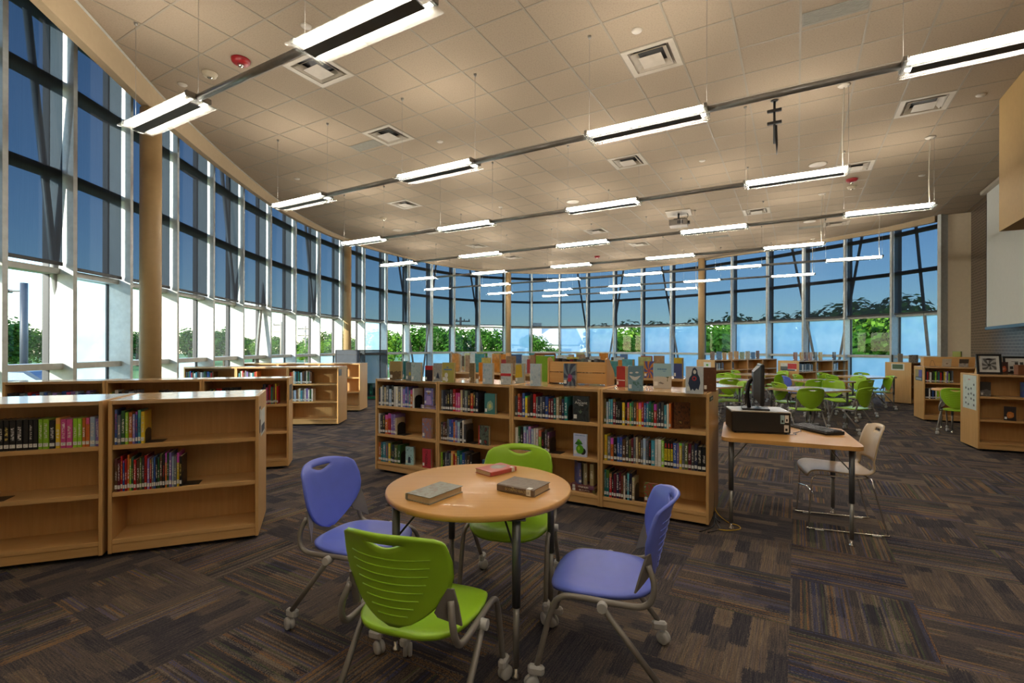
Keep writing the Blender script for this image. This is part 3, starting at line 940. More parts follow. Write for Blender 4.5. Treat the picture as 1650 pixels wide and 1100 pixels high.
# projector hanging from the ceiling
x, y = ceil_px(1093, 341)
pj = empty('ceiling_projector', (x, y, CEIL), R(-24))
tag(pj, 'grey projector hanging under the ceiling behind the light rows', 'projector')
MB().bbox(-0.3, 0.3, -0.3, 0.3, -0.03, -0.004, 0.004).build('ceiling_plate', OFFW, pj)
MB().tube([(0, 0, -0.03), (0, 0, -0.17)], 0.025, 10).build('drop_pole', BLACK, pj)
MB().bbox(-0.12, 0.12, -0.06, 0.06, -0.20, -0.16, 0.01).build('mount_yoke', BLACK, pj)
pb = MB().bbox(-0.22, 0.22, -0.16, 0.16, -0.36, -0.20, 0.014).build('body', plain('projector_grey', (0.19, 0.17, 0.15), 0.5), pj)
MB().box(-0.02, 0.12, -0.164, -0.159, -0.32, -0.24).build('vent_grille', DGREY, pb)
MB().tube([(0.22, 0, -0.28), (0.27, 0, -0.28)], [0.05, 0.045], 18).build('lens_barrel', BLACK, pb)
MB().tube(smooth_path([(0.05, 0.05, -0.18), (0.14, 0.08, -0.13), (0.19, 0.02, -0.17), (0.22, 0.05, -0.08), (0.2, 0.06, -0.03)], 5), 0.007, 6).build('cable', BLACK, pj)
# bare projector bracket
x, y = ceil_px(1247, 160)
br = empty('ceiling_bracket', (x, y, CEIL), GA)
tag(br, 'black bare projector bracket with two crossbars hanging from the ceiling', 'bracket')
MB().tube([(0, 0, -0.004), (0, 0, -0.60)], 0.016, 8).build('pole', BLACK, br)
MB().bbox(-0.09, 0.09, -0.02, 0.02, -0.16, -0.12, 0.004).build('crossbar', BLACK, br)
MB().bbox(-0.09, 0.09, -0.02, 0.02, -0.33, -0.29, 0.004).build('crossbar', BLACK, br)
MB().tube([(0.02, 0, -0.35), (0.03, 0, -0.62), (0.03, 0, -0.76)], [0.016, 0.014, 0.005], 8).build('cable_tail', BLACK, br)
MB().lathe([(0.04, -0.012), (0.05, 0.0)], 14).build('ceiling_flange', BLACK, br)
br.location.z = CEIL - 0.002

# ------------------------------------------------------------------ chairs
def interp(tab, x):
    for (x0, y0), (x1, y1) in zip(tab, tab[1:]):
        if x <= x1:
            k = (x - x0) / (x1 - x0)
            return y0 + (y1 - y0) * k
    return tab[-1][1]

def shell_mesh(name, mat, G, holes, th):
    """G[j][i] grid of front points; second surface offset by the normal; holes = set of (j, i) faces left out"""
    nj = len(G); ni = len(G[0])
    N = [[None] * ni for _ in range(nj)]
    for j in range(nj):
        for i in range(ni):
            a = G[j][min(i + 1, ni - 1)] - G[j][max(i - 1, 0)]
            b = G[min(j + 1, nj - 1)][i] - G[max(j - 1, 0)][i]
            nn = a.cross(b)
            N[j][i] = nn.normalized() if nn.length > 1e-9 else Vector((0, 1, 0))
    m = MB()
    V = [G[j][i] for j in range(nj) for i in range(ni)] + [G[j][i] + N[j][i] * th for j in range(nj) for i in range(ni)]
    F = []; edges = {}
    off = nj * ni
    for j in range(nj - 1):
        for i in range(ni - 1):
            if (j, i) in holes: continue
            q = (j * ni + i, j * ni + i + 1, (j + 1) * ni + i + 1, (j + 1) * ni + i)
            F.append(q); F.append(tuple(off + k for k in reversed(q)))
            for k in range(4):
                e = (q[k], q[(k + 1) % 4])
                if (e[1], e[0]) in edges: del edges[(e[1], e[0])]
                else: edges[e] = 1
    for (a, b) in edges:
        F.append((b, a, off + a, off + b))
    m.add(V, F, True)
    return m.mesh(name, mat)

def back_grid(zt, zb, wtab, yfun, slot=None, ni=21, nj=15):
    """rows from the top down; slot = (half columns, depth, z of its straight top)"""
    G = []
    for j in range(nj):
        row = []
        for i in range(ni):
            u = -1 + 2 * i / (ni - 1)
            if slot:
                hs, dp, zs = slot
                sd = dp * max(0, 1 - (u / hs) ** 2) if abs(u) < hs else 0.0
                zs_lo = zs - sd - 0.002
                if j <= 2: z = zt + (zs - zt) * j / 2
                elif j == 3: z = zs_lo
                else: z = zs_lo + (zb - zs_lo) * (j - 3) / (nj - 4)
            else: z = zt + (zb - zt) * j / (nj - 1)
            v = (zt - z) / (zt - zb)
            w = interp(wtab, v)
            x = u * w
            zz = z - 0.022 * (abs(u) ** 3) * max(0, 1 - v * 6)
            row.append(Vector((x, yfun(x, zz), zz)))
        G.append(row)
    return G

def make_chair(mat, cname):
    root = empty('rolling_chair')
    # seat pan
    m = MB()
    NA = 36
    rings = [0.0, 0.35, 0.6, 0.8, 0.9, 0.96, 1.0]
    def pt(s, a, dz):
        ca, sa = math.cos(a), math.sin(a)
        e = 0.62
        x = 0.228 * s * math.copysign(abs(ca) ** e, ca); y = 0.012 + 0.222 * s * math.copysign(abs(sa) ** e, sa)
        x *= 1.0 - 0.10 * max(0, -y / 0.21)
        z = 0.438 - 0.014 * (1 - min(1, s) ** 2) - 0.010 * max(0, (s - 0.85) / 0.15) ** 2 - 0.03 * max(0, (y / 0.23 - 0.55) / 0.45) ** 2
        return (x, y, z + dz)
    vs_ = []; fs_ = []
    prof_ = [(s, 0) for s in rings] + [(0.985, -0.018), (0.9, -0.022), (0.5, -0.018), (0.0, -0.016)]
    for s, dz in prof_:
        for k in range(NA): vs_.append(pt(s, 2 * PI * k / NA, dz))
    for q in range(len(prof_) - 1):
        for k in range(NA):
            fs_.append((q * NA + k, q * NA + (k + 1) % NA, (q + 1) * NA + (k + 1) % NA, (q + 1) * NA + k))
    m.add(vs_, fs_, True)
    m.build('seat', mat, root)
    # shield-shaped backrest with a half-moon hand slot
    zt, zb = 0.805, 0.45
    wtab = [(0, 0.172), (0.03, 0.192), (0.08, 0.203), (0.3, 0.218), (0.45, 0.217), (0.58, 0.205), (0.7, 0.178), (0.82, 0.138), (0.92, 0.088), (0.97, 0.055), (1.0, 0.02)]
    def yf(x, z): return -0.215 - 0.085 * (z - zb) / (zt - zb) + 0.082 * (abs(x) / 0.22) ** 2.0 - 0.018 * max(0, (z - 0.74) / 0.065) ** 2
    G = back_grid(zt, zb, wtab, yf, (0.34, 0.021, 0.772), 29, 22)
    holes = {(2, i) for i in range(28) if abs(-1 + 2 * (i + 0.5) / 28) < 0.33}
    link('backrest', shell_mesh('backrest', mat, G, holes, 0.013), root)
    # ribs on the back of the backrest
    m = MB()
    for q in range(8):
        z = 0.715 - q * 0.031
        w = interp(wtab, (zt - z) / (zt - zb)) * (0.72 - 0.03 * q)
        path = [(x, yf(x, z) - 0.0005, z) for x in [w * (-1 + 2 * s / 8) for s in range(9)]]
        m.tube(path, 0.0028, 5)
    m.build('back_ribs', mat, root)
    for sx in (-1, 1):
        fr = smooth_path([(sx * 0.236, 0.268, 0.092), (sx * 0.236, 0.205, 0.34), (sx * 0.236, 0.165, 0.402), (sx * 0.236, 0.09, 0.412), (sx * 0.236, -0.10, 0.403), (sx * 0.234, -0.165, 0.408), (sx * 0.231, -0.198, 0.440), (sx * 0.222, -0.205, 0.50), (sx * 0.205, yf(0.205, 0.56) - 0.012, 0.56)], 4)
        f = MB().tube(fr, 0.0125, 9).build('side_frame', FRAME, root)
        # gusset plate that carries the backrest, following its rear face
        pl = [(0.226, 0.452), (0.222, 0.53), (0.214, 0.600), (0.196, 0.605), (0.168, 0.555), (0.150, 0.520), (0.158, 0.500), (0.190, 0.478)]
        q1 = [Vector((sx * a_, yf(a_, b_) + 0.001, b_)) for a_, b_ in pl]; q2 = [p_ + Vector((0, -0.008, 0)) for p_ in q1]
        nq = len(pl)
        g = MB().add(q1 + q2, [tuple(range(nq)), tuple(range(2 * nq - 1, nq - 1, -1))] + [(k_, (k_ + 1) % nq, nq + (k_ + 1) % nq, nq + k_) for k_ in range(nq)])
        g.build('back_bracket', FRAME, f)
        lg = MB().tube([(sx * 0.252, -0.005, 0.392), (sx * 0.248, -0.235, 0.105)], 0.0125, 9).build('rear_leg', FRAME, root)
        MB().tube([(sx * 0.233, -0.005, 0.395), (sx * 0.272, -0.005, 0.395)], [0.022, 0.02], 12).build('knuckle', CAST, lg)
        for (cy, oy) in ((0.268, 0.012), (-0.240, -0.012)):
            c = MB()
            c.bbox(sx * 0.24 - 0.017, sx * 0.24 + 0.017, cy - 0.035, cy + 0.035, 0.066, 0.108, 0.010)
            co = c.build('caster', CAST, root)
            M = Matrix.Translation((sx * 0.24, cy + oy * 1.6, 0.0305)) @ Matrix.Rotation(R(90), 4, 'Y') @ Matrix.Rotation(0.5 * sx, 4, 'X')
            w = MB().lathe([(0.012, -0.021), (0.026, -0.020), (0.0305, -0.014), (0.0305, -0.004), (0.024, -0.002), (0.024, 0.002), (0.0305, 0.004), (0.0305, 0.014), (0.026, 0.020), (0.012, 0.021)], 18, M)
            w.build('wheel', CAST, co)
    return root

CH = {'green': make_chair(GREEN, 'green'), 'blue': make_chair(BLUE, 'blue')}
ch_used = set()
def chair(colr, x, y, fx, fy, label, group, scale=1.0):
    o = CH[colr] if colr not in ch_used else copy_tree(CH[colr])
    ch_used.add(colr)
    o.location = (x, y, 0); o.rotation_euler = (0, 0, math.atan2(fy, fx) - PI / 2)
    o.scale = (scale,) * 3
    tag(o, label, 'chair', group)
    return o
GRP1 = 'rolling chairs around the round table'
chair('blue', 0.425, 2.21, -.965, .26, 'blue plastic rolling chair right of the round table', GRP1)
chair('blue', -0.80, 2.62, .93, -.36, 'blue plastic rolling chair left of the round table', GRP1)
chair('green', -0.345, 1.925, .32, .95, 'green rolling chair nearest the camera, ribbed back turned to us', GRP1)
chair('green', 0.0, 2.87, -.2, -.98, 'green rolling chair behind the round table, facing the camera', GRP1)

# ------------------------------------------------------------------ tables
def table_leg(root, x, y, h, mat=TLEG):
    l = MB().tube([(x, y, h * 0.44), (x, y, h)], 0.019, 12).build('leg', mat, root)
    MB().tube([(x, y, 0.045), (x, y, h * 0.45)], 0.0145, 10).build('lower_tube', GREYM, l)
    MB().lathe([(0.022, 0.0), (0.024, 0.008), (0.01, 0.022), (0.01, 0.05)], 12, Matrix.Translation((x, y, 0))).build('glide_foot', CHROME, l)
    return l
rt = empty('round_table', (-0.166, 2.51, 0))
tag(rt, 'round maple table with four grey legs and three books on it', 'table')
zt = 0.727
m = MB().lathe([(0.0, zt - 0.030), (0.455, zt - 0.030), (0.466, zt - 0.026), (0.468, zt - 0.014), (0.466, zt - 0.003), (0.460, zt), (0.0, zt)], 72)
m.build('tabletop', WOODT, rt)
for (lx, ly) in ((-.577, 2.31), (.035, 2.10), (.245, 2.71), (-.367, 2.92)):
    x, y = (lx + .166) * 0.93, (ly - 2.51) * 0.93
    lg = table_leg(rt, x, y, zt - 0.03)
    k = 0.62
    MB().tube([(x, y, zt - 0.20), (x * k, y * k, zt - 0.033)], 0.005, 6).build('brace_rod', DARKF, lg)
    MB().bbox(x - 0.04, x + 0.04, y - 0.04, y + 0.04, zt - 0.036, zt - 0.0305, 0.002).build('mounting_plate', DARKF, lg)

def square_table(name, x, y, ang, w, d, z, r, label, top=WOODT, legs=None, cat='table', group=None):
    o = empty(name, (x, y, 0), ang)
    m = MB().prism(round_rect(-w / 2, w / 2, -d / 2, d / 2, r), z - 0.03, z)
    m.build('tabletop', top, o)
    iw, idp = w / 2 - 0.10, d / 2 - 0.10
    for (lx, ly) in (legs or ((-iw, -idp), (iw, -idp), (iw, idp), (-iw, idp))):
        lg = table_leg(o, lx, ly, z - 0.03)
        MB().tube([(lx, ly, z - 0.20), (lx * 0.65, ly * 0.65, z - 0.033)], 0.005, 6).build('brace_rod', GREYM, lg)
    tag(o, label, cat, group)
    return o
GT = 'study tables by the far windows'
square_table('study_table', 5.42, 8.95, R(20), 1.10, 1.0, 0.685, 0.2, 'maple study table nearest the camera among the green chairs', WOODG, group=GT)
square_table('study_table', 6.96, 11.05, R(15), 1.12, 1.0, 0.70, 0.2, 'study table just behind the front green-chair table, whitish in the window light', WOODG, group=GT)
square_table('study_table', 8.62, 12.0, R(20), 1.12, 1.0, 0.74, 0.2, 'study table at the right, beside the bookcase end with framed print', WOODG, group=GT)
square_table('study_table', 4.90, 11.35, R(15), 1.12, 1.0, 0.70, 0.2, 'study table left of the computer monitor, among green chairs', WOODG, group=GT)
square_table('study_table', 3.80, 9.6, R(15), 1.1, 1.0, 0.70, 0.2, 'study table whose corner shows just right of the long bookcase', WOODG, group=GT)
square_table('study_table', 6.72, 13.3, R(15), 1.12, 1.0, 0.72, 0.2, 'farthest study table, behind the monitor near the window shelves', WOODG, group=GT)
st = empty('round_side_table', (7.83, 8.45, 0))
tag(st, 'small round table half hidden behind the right bookcase', 'table')
MB().lathe([(0, 0.69), (0.45, 0.69), (0.455, 0.7), (0.45, 0.72), (0, 0.72)], 48).build('tabletop', WOODT, st)
for a in (200, 290, 20, 110):
    table_leg(st, 0.36 * math.cos(R(a)), 0.36 * math.sin(R(a)), 0.69)

GC = 'green chairs at the study tables'
def gchair(px, Y, fx, fy, lab, colr='green'):
    chair(colr, (px - 825) / 789 * Y, Y, fx, fy, lab, GC, 0.97)
gchair(1298, 8.20, .15, 1, 'green chair with its back to us at the front study table, left one')
gchair(1374, 8.36, -.45, 1, 'green chair with its back to us at the front study table, right one')
gchair(1271, 9.30, 1, .15, 'green chair at the left side of the front study table')
gchair(1349, 9.75, -.25, -1, 'green chair behind the front study table, facing us')
gchair(1307, 10.35, .1, 1, 'green chair with its back to us at the second study table, left one')
gchair(1381, 10.25, -.3, 1, 'dark green chair back just behind the front right chair')
gchair(1284, 11.3, 1, -.2, 'small blue chair behind the green ones, left of second table', 'blue')
gchair(1300, 11.75, .6, -1, 'green chair at the far left corner of the second table')
gchair(1372, 11.3, -1, -.25, 'light green chair at the right side of the second study table')
gchair(1338, 12.6, .3, -1, 'green chair left of the right-hand table, farther one')
gchair(1353, 11.95, 1, .1, 'green chair tucked at the left side of the right-hand table')
gchair(1396, 12.75, -.1, -1, 'green chair behind the right-hand study table')
gchair(1416, 11.55, -1, .25, 'green chair seen from the side, in front of the bookcase end with framed print')
gchair(1170, 10.5, .1, 1, 'green chair with its back to us at the table left of the monitor')
gchair(1176, 9.55, -1, .15, 'green chair seen side on, nearest the long bookcase end')
gchair(1173, 12.1, .1, -1, 'green chair on the far side of the table left of the monitor')
gchair(1209, 11.2, -1, .1, 'green chair side on, right of the table left of the monitor')
gchair(1188, 12.75, 1, .2, 'green chair left of the farthest study table, nearer one')
gchair(1196, 13.9, .6, -1, 'green chair left of the farthest study table, farther one')
gchair(1244, 12.5, -.6, 1, 'green chair just right of the monitor, at the farthest table')
gchair(1252, 13.7, -1, -.3, 'farthest green chair, right behind the monitor')
chair('green', 7.42, 8.1, .80, .55, 'green chair half hidden behind the right-hand bookcase end', None, 0.97)

# ------------------------------------------------------------------ bookcases
SH_Z = (0.762, 0.442, 0.122)         # tops of the shelves, from the top shelf down
CASE_H = 1.067
CASES = {}
def case_meshes(w, d, double):
    key = (w, d, double)
    if key in CASES: return CASES[key]
    pt_ = 0.022
    o = {}
    o['side'] = MB().bbox(0, pt_, 0, d, 0.03, CASE_H, 0.002).mesh('end_panel', WOOD)
    o['top'] = MB().bbox(pt_, w - pt_, 0.002, d - 0.002, CASE_H - 0.028, CASE_H - 0.001, 0.002).mesh('top_panel', WOODG)
    bd = d / 2 if double else d - 0.012
    o['back'] = MB().box(pt_, w - pt_, bd - 0.006, bd + 0.006, 0.10, CASE_H - 0.03).mesh('back_panel', WOOD)
    o['shelf'] = MB().bbox(pt_, w - pt_, 0.006, bd - 0.007, -0.030, 0, 0.002).mesh('shelf', WOODH)
    o['shelf2'] = MB().bbox(pt_, w - pt_, bd + 0.007, d - 0.006, -0.030, 0, 0.002).mesh('shelf', WOODH)
    o['kick'] = MB().bbox(pt_, w - pt_, 0.012, 0.03, 0.03, 0.090, 0.002).mesh('kick_plate', WOODH)
    o['kick2'] = MB().bbox(pt_, w - pt_, d - 0.03, d - 0.012, 0.03, 0.090, 0.002).mesh('kick_plate', WOODH)
    o['base'] = MB().box(0.03, w - 0.03, 0.035, d - 0.035, 0.022, 0.05).mesh('base_frame', DARKF)
    o['caster'] = MB().tube([(-0.012, 0, 0.013), (0.012, 0, 0.013)], 0.013, 10).mesh('caster', DARKF)
    CASES[key] = o
    return o
class Case:
    def __init__(self, x, y, ang, w=0.897, d=0.60, double=True, label=None, group=None, name='bookcase'):
        self.o = empty(name, (x, y, 0), ang)
        self.w, self.d, self.ang = w, d, ang
        self.X = Vector((x, y)); self.ux = Vector((math.cos(ang), math.sin(ang))); self.uy = Vector((-math.sin(ang), math.cos(ang)))
        M = case_meshes(w, d, double)
        link('end_panel', M['side'], self.o); link('end_panel', M['side'], self.o, (w - 0.022, 0, 0))
        link('top_panel', M['top'], self.o); link('back_panel', M['back'], self.o)
        for z in SH_Z:
            link('shelf', M['shelf'], self.o, (0, 0, z))
            if double: link('shelf', M['shelf2'], self.o, (0, 0, z))
        link('kick_plate', M['kick'], self.o)
        if double: link('kick_plate', M['kick2'], self.o)
        link('base_frame', M['base'], self.o)
        for cx in (0.08, w - 0.08):
            for cy in (0.07, d - 0.07): link('caster', M['caster'], self.o, (cx, cy, 0))
        tag(self.o, label, 'bookcase', group)
    def pt(self, a, b): return self.X + self.ux * a + self.uy * b

# ------------------------------------------------------------------ books
def cover_mesh(mat, name='book'):
    outer = [(-.5, 1), (-.5, .05), (-.40, 0.004), (.40, 0.004), (.5, .05), (.5, 1)]
    inner = [(-.41, 1), (-.41, .085), (-.34, .065), (.34, .065), (.41, .085), (.41, 1)]
    n = 6
    vs_ = []
    for z in (0, 1):
        vs_ += [(x, y, z) for x, y in outer] + [(x, y, z) for x, y in inner]
    fs_ = []
    for i in range(n - 1):
        fs_.append((i, i + 1, 12 + i + 1, 12 + i))
        fs_.append((6 + i + 1, 6 + i, 18 + i, 18 + i + 1))
        fs_.append((i + 1, i, 6 + i, 6 + i + 1))
        fs_.append((12 + i, 12 + i + 1, 18 + i + 1, 18 + i))
    fs_.append((0, 12, 18, 6)); fs_.append((5, 11, 23, 17))
    m = MB().add(vs_, fs_)
    me = m.mesh(name, mat)
    bm = bmesh.new(); bm.from_mesh(me); bmesh.ops.recalc_face_normals(bm, faces=bm.faces); bm.to_mesh(me); bm.free()
    return me
COVER = cover_mesh(BOOKM)
PAGE = MB().box(-.405, .405, .066, .965, .02, .985).mesh('page_block', PAGES)
SLAB = MB().box(-.405, .405, -.008, .012, .085, .20).mesh('spine_label', LABELM)
CLAB = MB().box(.500, .506, .06, .26, .10, .26).mesh('barcode_label', LABELM)

def cname(c):
    r, g, b = c[:3]
    mx, mn = max(c[:3]), min(c[:3])
    if mx < 0.035: return 'black'
    if mx - mn < 0.12 * mx + 0.015: return 'white' if mx > 0.45 else ('grey' if mx > 0.10 else 'charcoal')
    import colorsys
    h, s, v_ = colorsys.rgb_to_hsv(r, g, b)
    h *= 360
    base = ('red' if h < 12 or h > 345 else 'orange' if h < 33 else 'yellow' if h < 62 else 'green' if h < 150 else 'teal' if h < 192 else 'blue' if h < 250 else 'purple' if h < 300 else 'pink')
    if base == 'orange' and v_ < 0.30: base = 'brown'
    if base == 'yellow' and v_ < 0.30: base = 'olive'
    if v_ < 0.12: return 'dark ' + base
    if s < 0.45 and v_ > 0.5: return 'pale ' + base
    return base
PAL = {'k': (.010, .010, .012), 'n': (.012, .018, .055), 'g': (.02, .10, .03), 'l': (.28, .55, .03), 'p': (.55, .07, .26), 'o': (.60, .16, .03), 'y': (.72, .52, .03), 'r': (.42, .012, .015), 'b': (.03, .09, .36),
       'c': (.06, .30, .42), 't': (.012, .16, .16), 'w': (.72, .70, .66), 'v': (.24, .17, .48), 'm': (.14, .012, .03), 'e': (.10, .045, .02), 's': (.13, .15, .18), 'a': (.34, .46, .62), 'd': (.05, .05, .055), 'f': (.50, .40, .24), 'z': (.22, .03, .22), 'x': (.10, .13, .03)}
NBOOK = [0]
def book(x, y, z, ang, w, d, h, c, label, group=None, mat=None, parts=True, lab=True, tilt=(0, 0), clab=False):
    me = COVER if mat is None else cover_mesh(mat)
    o = link('book', me, None, (x, y, z), (tilt[0], tilt[1], ang), (w, d, h))
    o.color = tuple(c[:3]) + (1,)
    link('page_block', PAGE, o)
    if lab: link('spine_label', SLAB, o)
    if clab: link('barcode_label', CLAB, o)
    tag(o, label, 'book', group)
    NBOOK[0] += 1
    return o

SHN = ('top', 'middle', 'bottom')
FARB = {'v': [], 'f': [], 'c': []}
def far_book(x, y, z, rot, w, d, h, c):
    """a distant book: same shape, joined with its like into one object; rot = Euler"""
    M = Matrix.Translation((x, y, z)) @ rot.to_matrix().to_4x4() @ Matrix.Diagonal((w, d, h, 1))
    for me, cc in ((COVER, c), (PAGE, (.55, .43, .27)), (SLAB, (.70, .70, .67))):
        b0 = len(FARB['v'])
        FARB['v'] += [tuple(M @ v_.co) for v_ in me.vertices]
        for pl in me.polygons:
            FARB['f'].append([b0 + i for i in pl.vertices]); FARB['c'].append(cc)
def row(case, sh, codes, bay, x0=0.03, wr=(0.018, 0.034), hr=(0.19, 0.235), x1=None, yf=0.016, group=None, far=False):
    """a row of spines on one shelf; codes = one palette letter per book. Returns the x where the row ends."""
    r2 = random.Random(hash(bay) % 1000 + sh * 77 + len(codes)) if False else random.Random(sum(map(ord, bay)) + sh * 77 + len(codes))
    ws = [r2.uniform(*wr) for _ in codes]
    if x1:
        k = (x1 - x0) / sum(ws); ws = [w * k for w in ws]
    x = x0
    last = None
    for q, ch in enumerate(codes):
        w = ws[q]
        h = r2.uniform(*hr); d = h * r2.uniform(0.66, 0.74)
        if last and last[0] == ch: h, d = last[1], last[2]
        last = (ch, h, d)
        c = PAL[ch]
        jit = r2.uniform(0.8, 1.2)
        c = tuple(min(.8, v_ * jit) for v_ in c)
        p = case.pt(x + w / 2, yf + r2.uniform(0, 0.006))
        if far:
            far_book(p.x, p.y, SH_Z[sh] + 0.0005, Euler((0, 0, case.ang)), w - 0.0008, min(d, 0.2), h, c)
            x += w
            continue
        if (p.x / p.y) < -1.06:
            x += w
            continue
        size = 'thin ' if w < 0.02 else ('thick ' if w > 0.031 else '')
        book(p.x, p.y, SH_Z[sh] + 0.0005, case.ang, w - 0.0008, min(d, 0.2), h, c, '%s%s book, %s from left, %s shelf, %s' % (size, cname(c), ORD[q], SHN[sh], bay), group or 'spines on shelves: ' + bay)
        x += w
    return x
BE_ME = None
def bookend(case, sh, x, bay, h=0.14):
    p = case.pt(x + 0.002, 0.03)
    o = empty('bookend', (p.x, p.y, SH_Z[sh]), case.ang)
    # arched steel plate with a foot under the books
    pl = [(0.0, 0.0), (0.13, 0.0), (0.13, h * 0.75), (0.11, h * 0.93), (0.065, h), (0.02, h * 0.93), (0.0, h * 0.75)]
    MB().prism(pl, -0.001, 0.001, Matrix.Rotation(R(90), 4, 'Z') @ Matrix.Rotation(R(90), 4, 'X')).build('plate', BLACK, o)
    MB().box(0, 0.10, 0.005, 0.125, 0.0002, 0.0022).build('foot', BLACK, o)
    tag(o, 'black metal bookend on the %s shelf, %s' % (SHN[sh], bay), 'bookend', 'black bookends')
def facing(case, sh, a, w, h, th, mat, label, b=0.05, turn=0, c=(.3, .3, .3), z=None, clab=True, lab=False):
    """a book set face out: cover towards the viewer, spine at the left"""
    p = case.pt(a, b)
    return book(p.x, p.y, (SH_Z[sh] if z is None else z) + 0.0008, case.ang - PI / 2 + R(turn), th, w, h, c, label, 'books facing out', mat, clab=clab, lab=lab)

# the long four-bay bookcase behind the round table
MO = Vector((-1.573, 5.641)); MANG = math.atan2(-1.767, 3.134)
MU = Vector((math.cos(MANG), math.sin(MANG))); MV = Vector((-math.sin(MANG), math.cos(MANG)))
GM = 'low maple bookcases on casters'
M1 = []
for k, lab in enumerate(['leftmost of four joined maple bookcases behind the round table', 'second from left of four joined maple bookcases behind the round table',
                         'third from left of four joined maple bookcases behind the round table', 'rightmost of four joined maple bookcases, beside the computer table']):
    p = MO + MU * (0.9 * k)
    M1.append(Case(p.x, p.y, MANG, label=lab, group=GM))
B1, B2, B3, B4 = ['%s bay behind round table' % s for s in ('first', 'second', 'third', 'fourth')]
x = row(M1[0], 0, 'nwsfsakwwswvbvcow', B1, x1=0.56); bookend(M1[0], 0, x, B1)
x = row(M1[0], 1, 'wdkorvvf', B1, x1=0.31, hr=(.18, .24)); bookend(M1[0], 1, x, B1)
x = row(M1[0], 2, 'otcsygnxg', B1, x1=0.36); bookend(M1[0], 2, x, B1)
x = row(M1[1], 0, 'snkkdrppfdskrkn', B2, x1=0.50); bookend(M1[1], 0, x, B2)
x = row(M1[1], 1, 'deesbbovakwd', B2, x1=0.35); bookend(M1[1], 1, x, B2)
x = row(M1[1], 2, 'lksnsyrotcbdek', B2, x1=0.43); bookend(M1[1], 2, x, B2)
x = row(M1[2], 0, 'drmbyekrsnsnbmmtfent', B3, x1=0.58); bookend(M1[2], 0, x, B3)
x = row(M1[2], 1, 'wgkvavawwlkde', B3, x1=0.40); bookend(M1[2], 1, x, B3)
x = row(M1[2], 2, 'krtndvgse', B3, x1=0.26); bookend(M1[2], 2, x, B3)
x = row(M1[3], 0, 'xaccmkkkykolteoyrbctgrdndcwo', B4, x1=0.60, hr=(.19, .22))
row(M1[3], 1, 'ysokbbedxmsfesaskcwwlkkkbvysxmdnkk', B4, x1=0.872, hr=(.195, .23))
x = row(M1[3], 2, 'ttrkmnmewkcnf', B4, x1=0.30); bookend(M1[3], 2, x, B4)

CV = {}
def cv(key, kind, a, b, c, seed=0.0):
    if key not in CV: CV[key] = cover_mat('jacket_' + key, kind, a, b, c, seed)
    return CV[key]
def text_on(parent, body, size, mat, loc, rot, name='title', extrude=0.0005, align='CENTER'):
    cu = bpy.data.curves.new('t', 'FONT'); cu.body = body; cu.size = size; cu.extrude = extrude; cu.align_x = align; cu.align_y = 'CENTER'; cu.resolution_u = 2
    ob = bpy.data.objects.new('t', cu); col.objects.link(ob)
    dg = bpy.context.evaluated_depsgraph_get()
    me = bpy.data.meshes.new_from_object(ob.evaluated_get(dg))
    bpy.data.objects.remove(ob)
    me.materials.clear(); me.materials.append(mat)
    return link(name, me, parent, loc, rot)
INKK = plain('black_ink', (0.012, 0.012, 0.014), 0.5); INKW = plain('white_ink', (0.75, 0.74, 0.70), 0.5); INKY = plain('yellow_ink', (0.75, 0.62, 0.03), 0.45); INKR = plain('red_ink', (0.55, 0.03, 0.04), 0.45); INKG = plain('gold_ink', (0.55, 0.45, 0.20), 0.4); INKB = plain('blue_ink', (0.06, 0.2, 0.5), 0.45); INKN = plain('navy_ink', (0.02, 0.035, 0.08), 0.5); GREENI = plain('green_ink', (0.10, 0.36, 0.02), 0.4)
def title(bk, body, size, mat, y, z, vert=False, name='title', th=None):
    """lettering on the front cover of a face-out book; y, z as fractions of the cover"""
    w, d, h = bk.scale
    rot = Matrix.Rotation(R(90), 4, 'Z') @ Matrix.Rotation(R(90), 4, 'X')
    if vert: rot = rot @ Matrix.Rotation(R(90), 4, 'Z')
    o = text_on(None, body, size, mat, (0, 0, 0), (0, 0, 0), name)
    Mb = Matrix.Translation(bk.location) @ bk.rotation_euler.to_matrix().to_4x4()
    S = Matrix.Diagonal((w, d, h, 1))
    M = Matrix.Translation((w * 0.5 + 0.0006, d * y, h * z)) @ rot
    o.parent = bk
    o.matrix_local = S.inverted() @ M
    return o
def title_bars(bk, widths, h_, mat, y, z):
    """lettering too small to read in the photograph: a line of short printed strokes"""
    tot = sum(widths) + 0.02 * (len(widths) - 1)
    a = y - tot / 2
    m = MB()
    for w_ in widths:
        m.add([(0.5 + 0.0006 / bk.scale[0], a, z - h_ / 2), (0.5 + 0.0006 / bk.scale[0], a + w_, z - h_ / 2), (0.5 + 0.0006 / bk.scale[0], a + w_, z + h_ / 2), (0.5 + 0.0006 / bk.scale[0], a, z + h_ / 2)], [(0, 1, 2, 3)])
        a += w_ + 0.02
    return m.build('title', mat, bk)
def print_poly(bk, poly, mat, name='cover_print', lift=0.0006):
    """flat printed shape on the front cover; poly in cover fractions (y, z)"""
    w, d, h = bk.scale
    vs_ = [(0.5 + lift / w, y, z) for y, z in poly]
    return MB().add(vs_, [tuple(range(len(vs_)))]).build(name, mat, bk)
def ell(cy, cz, ry, rz, n=20): return [(cy + ry * math.cos(2 * PI * k / n), cz + rz * math.sin(2 * PI * k / n)) for k in range(n)]

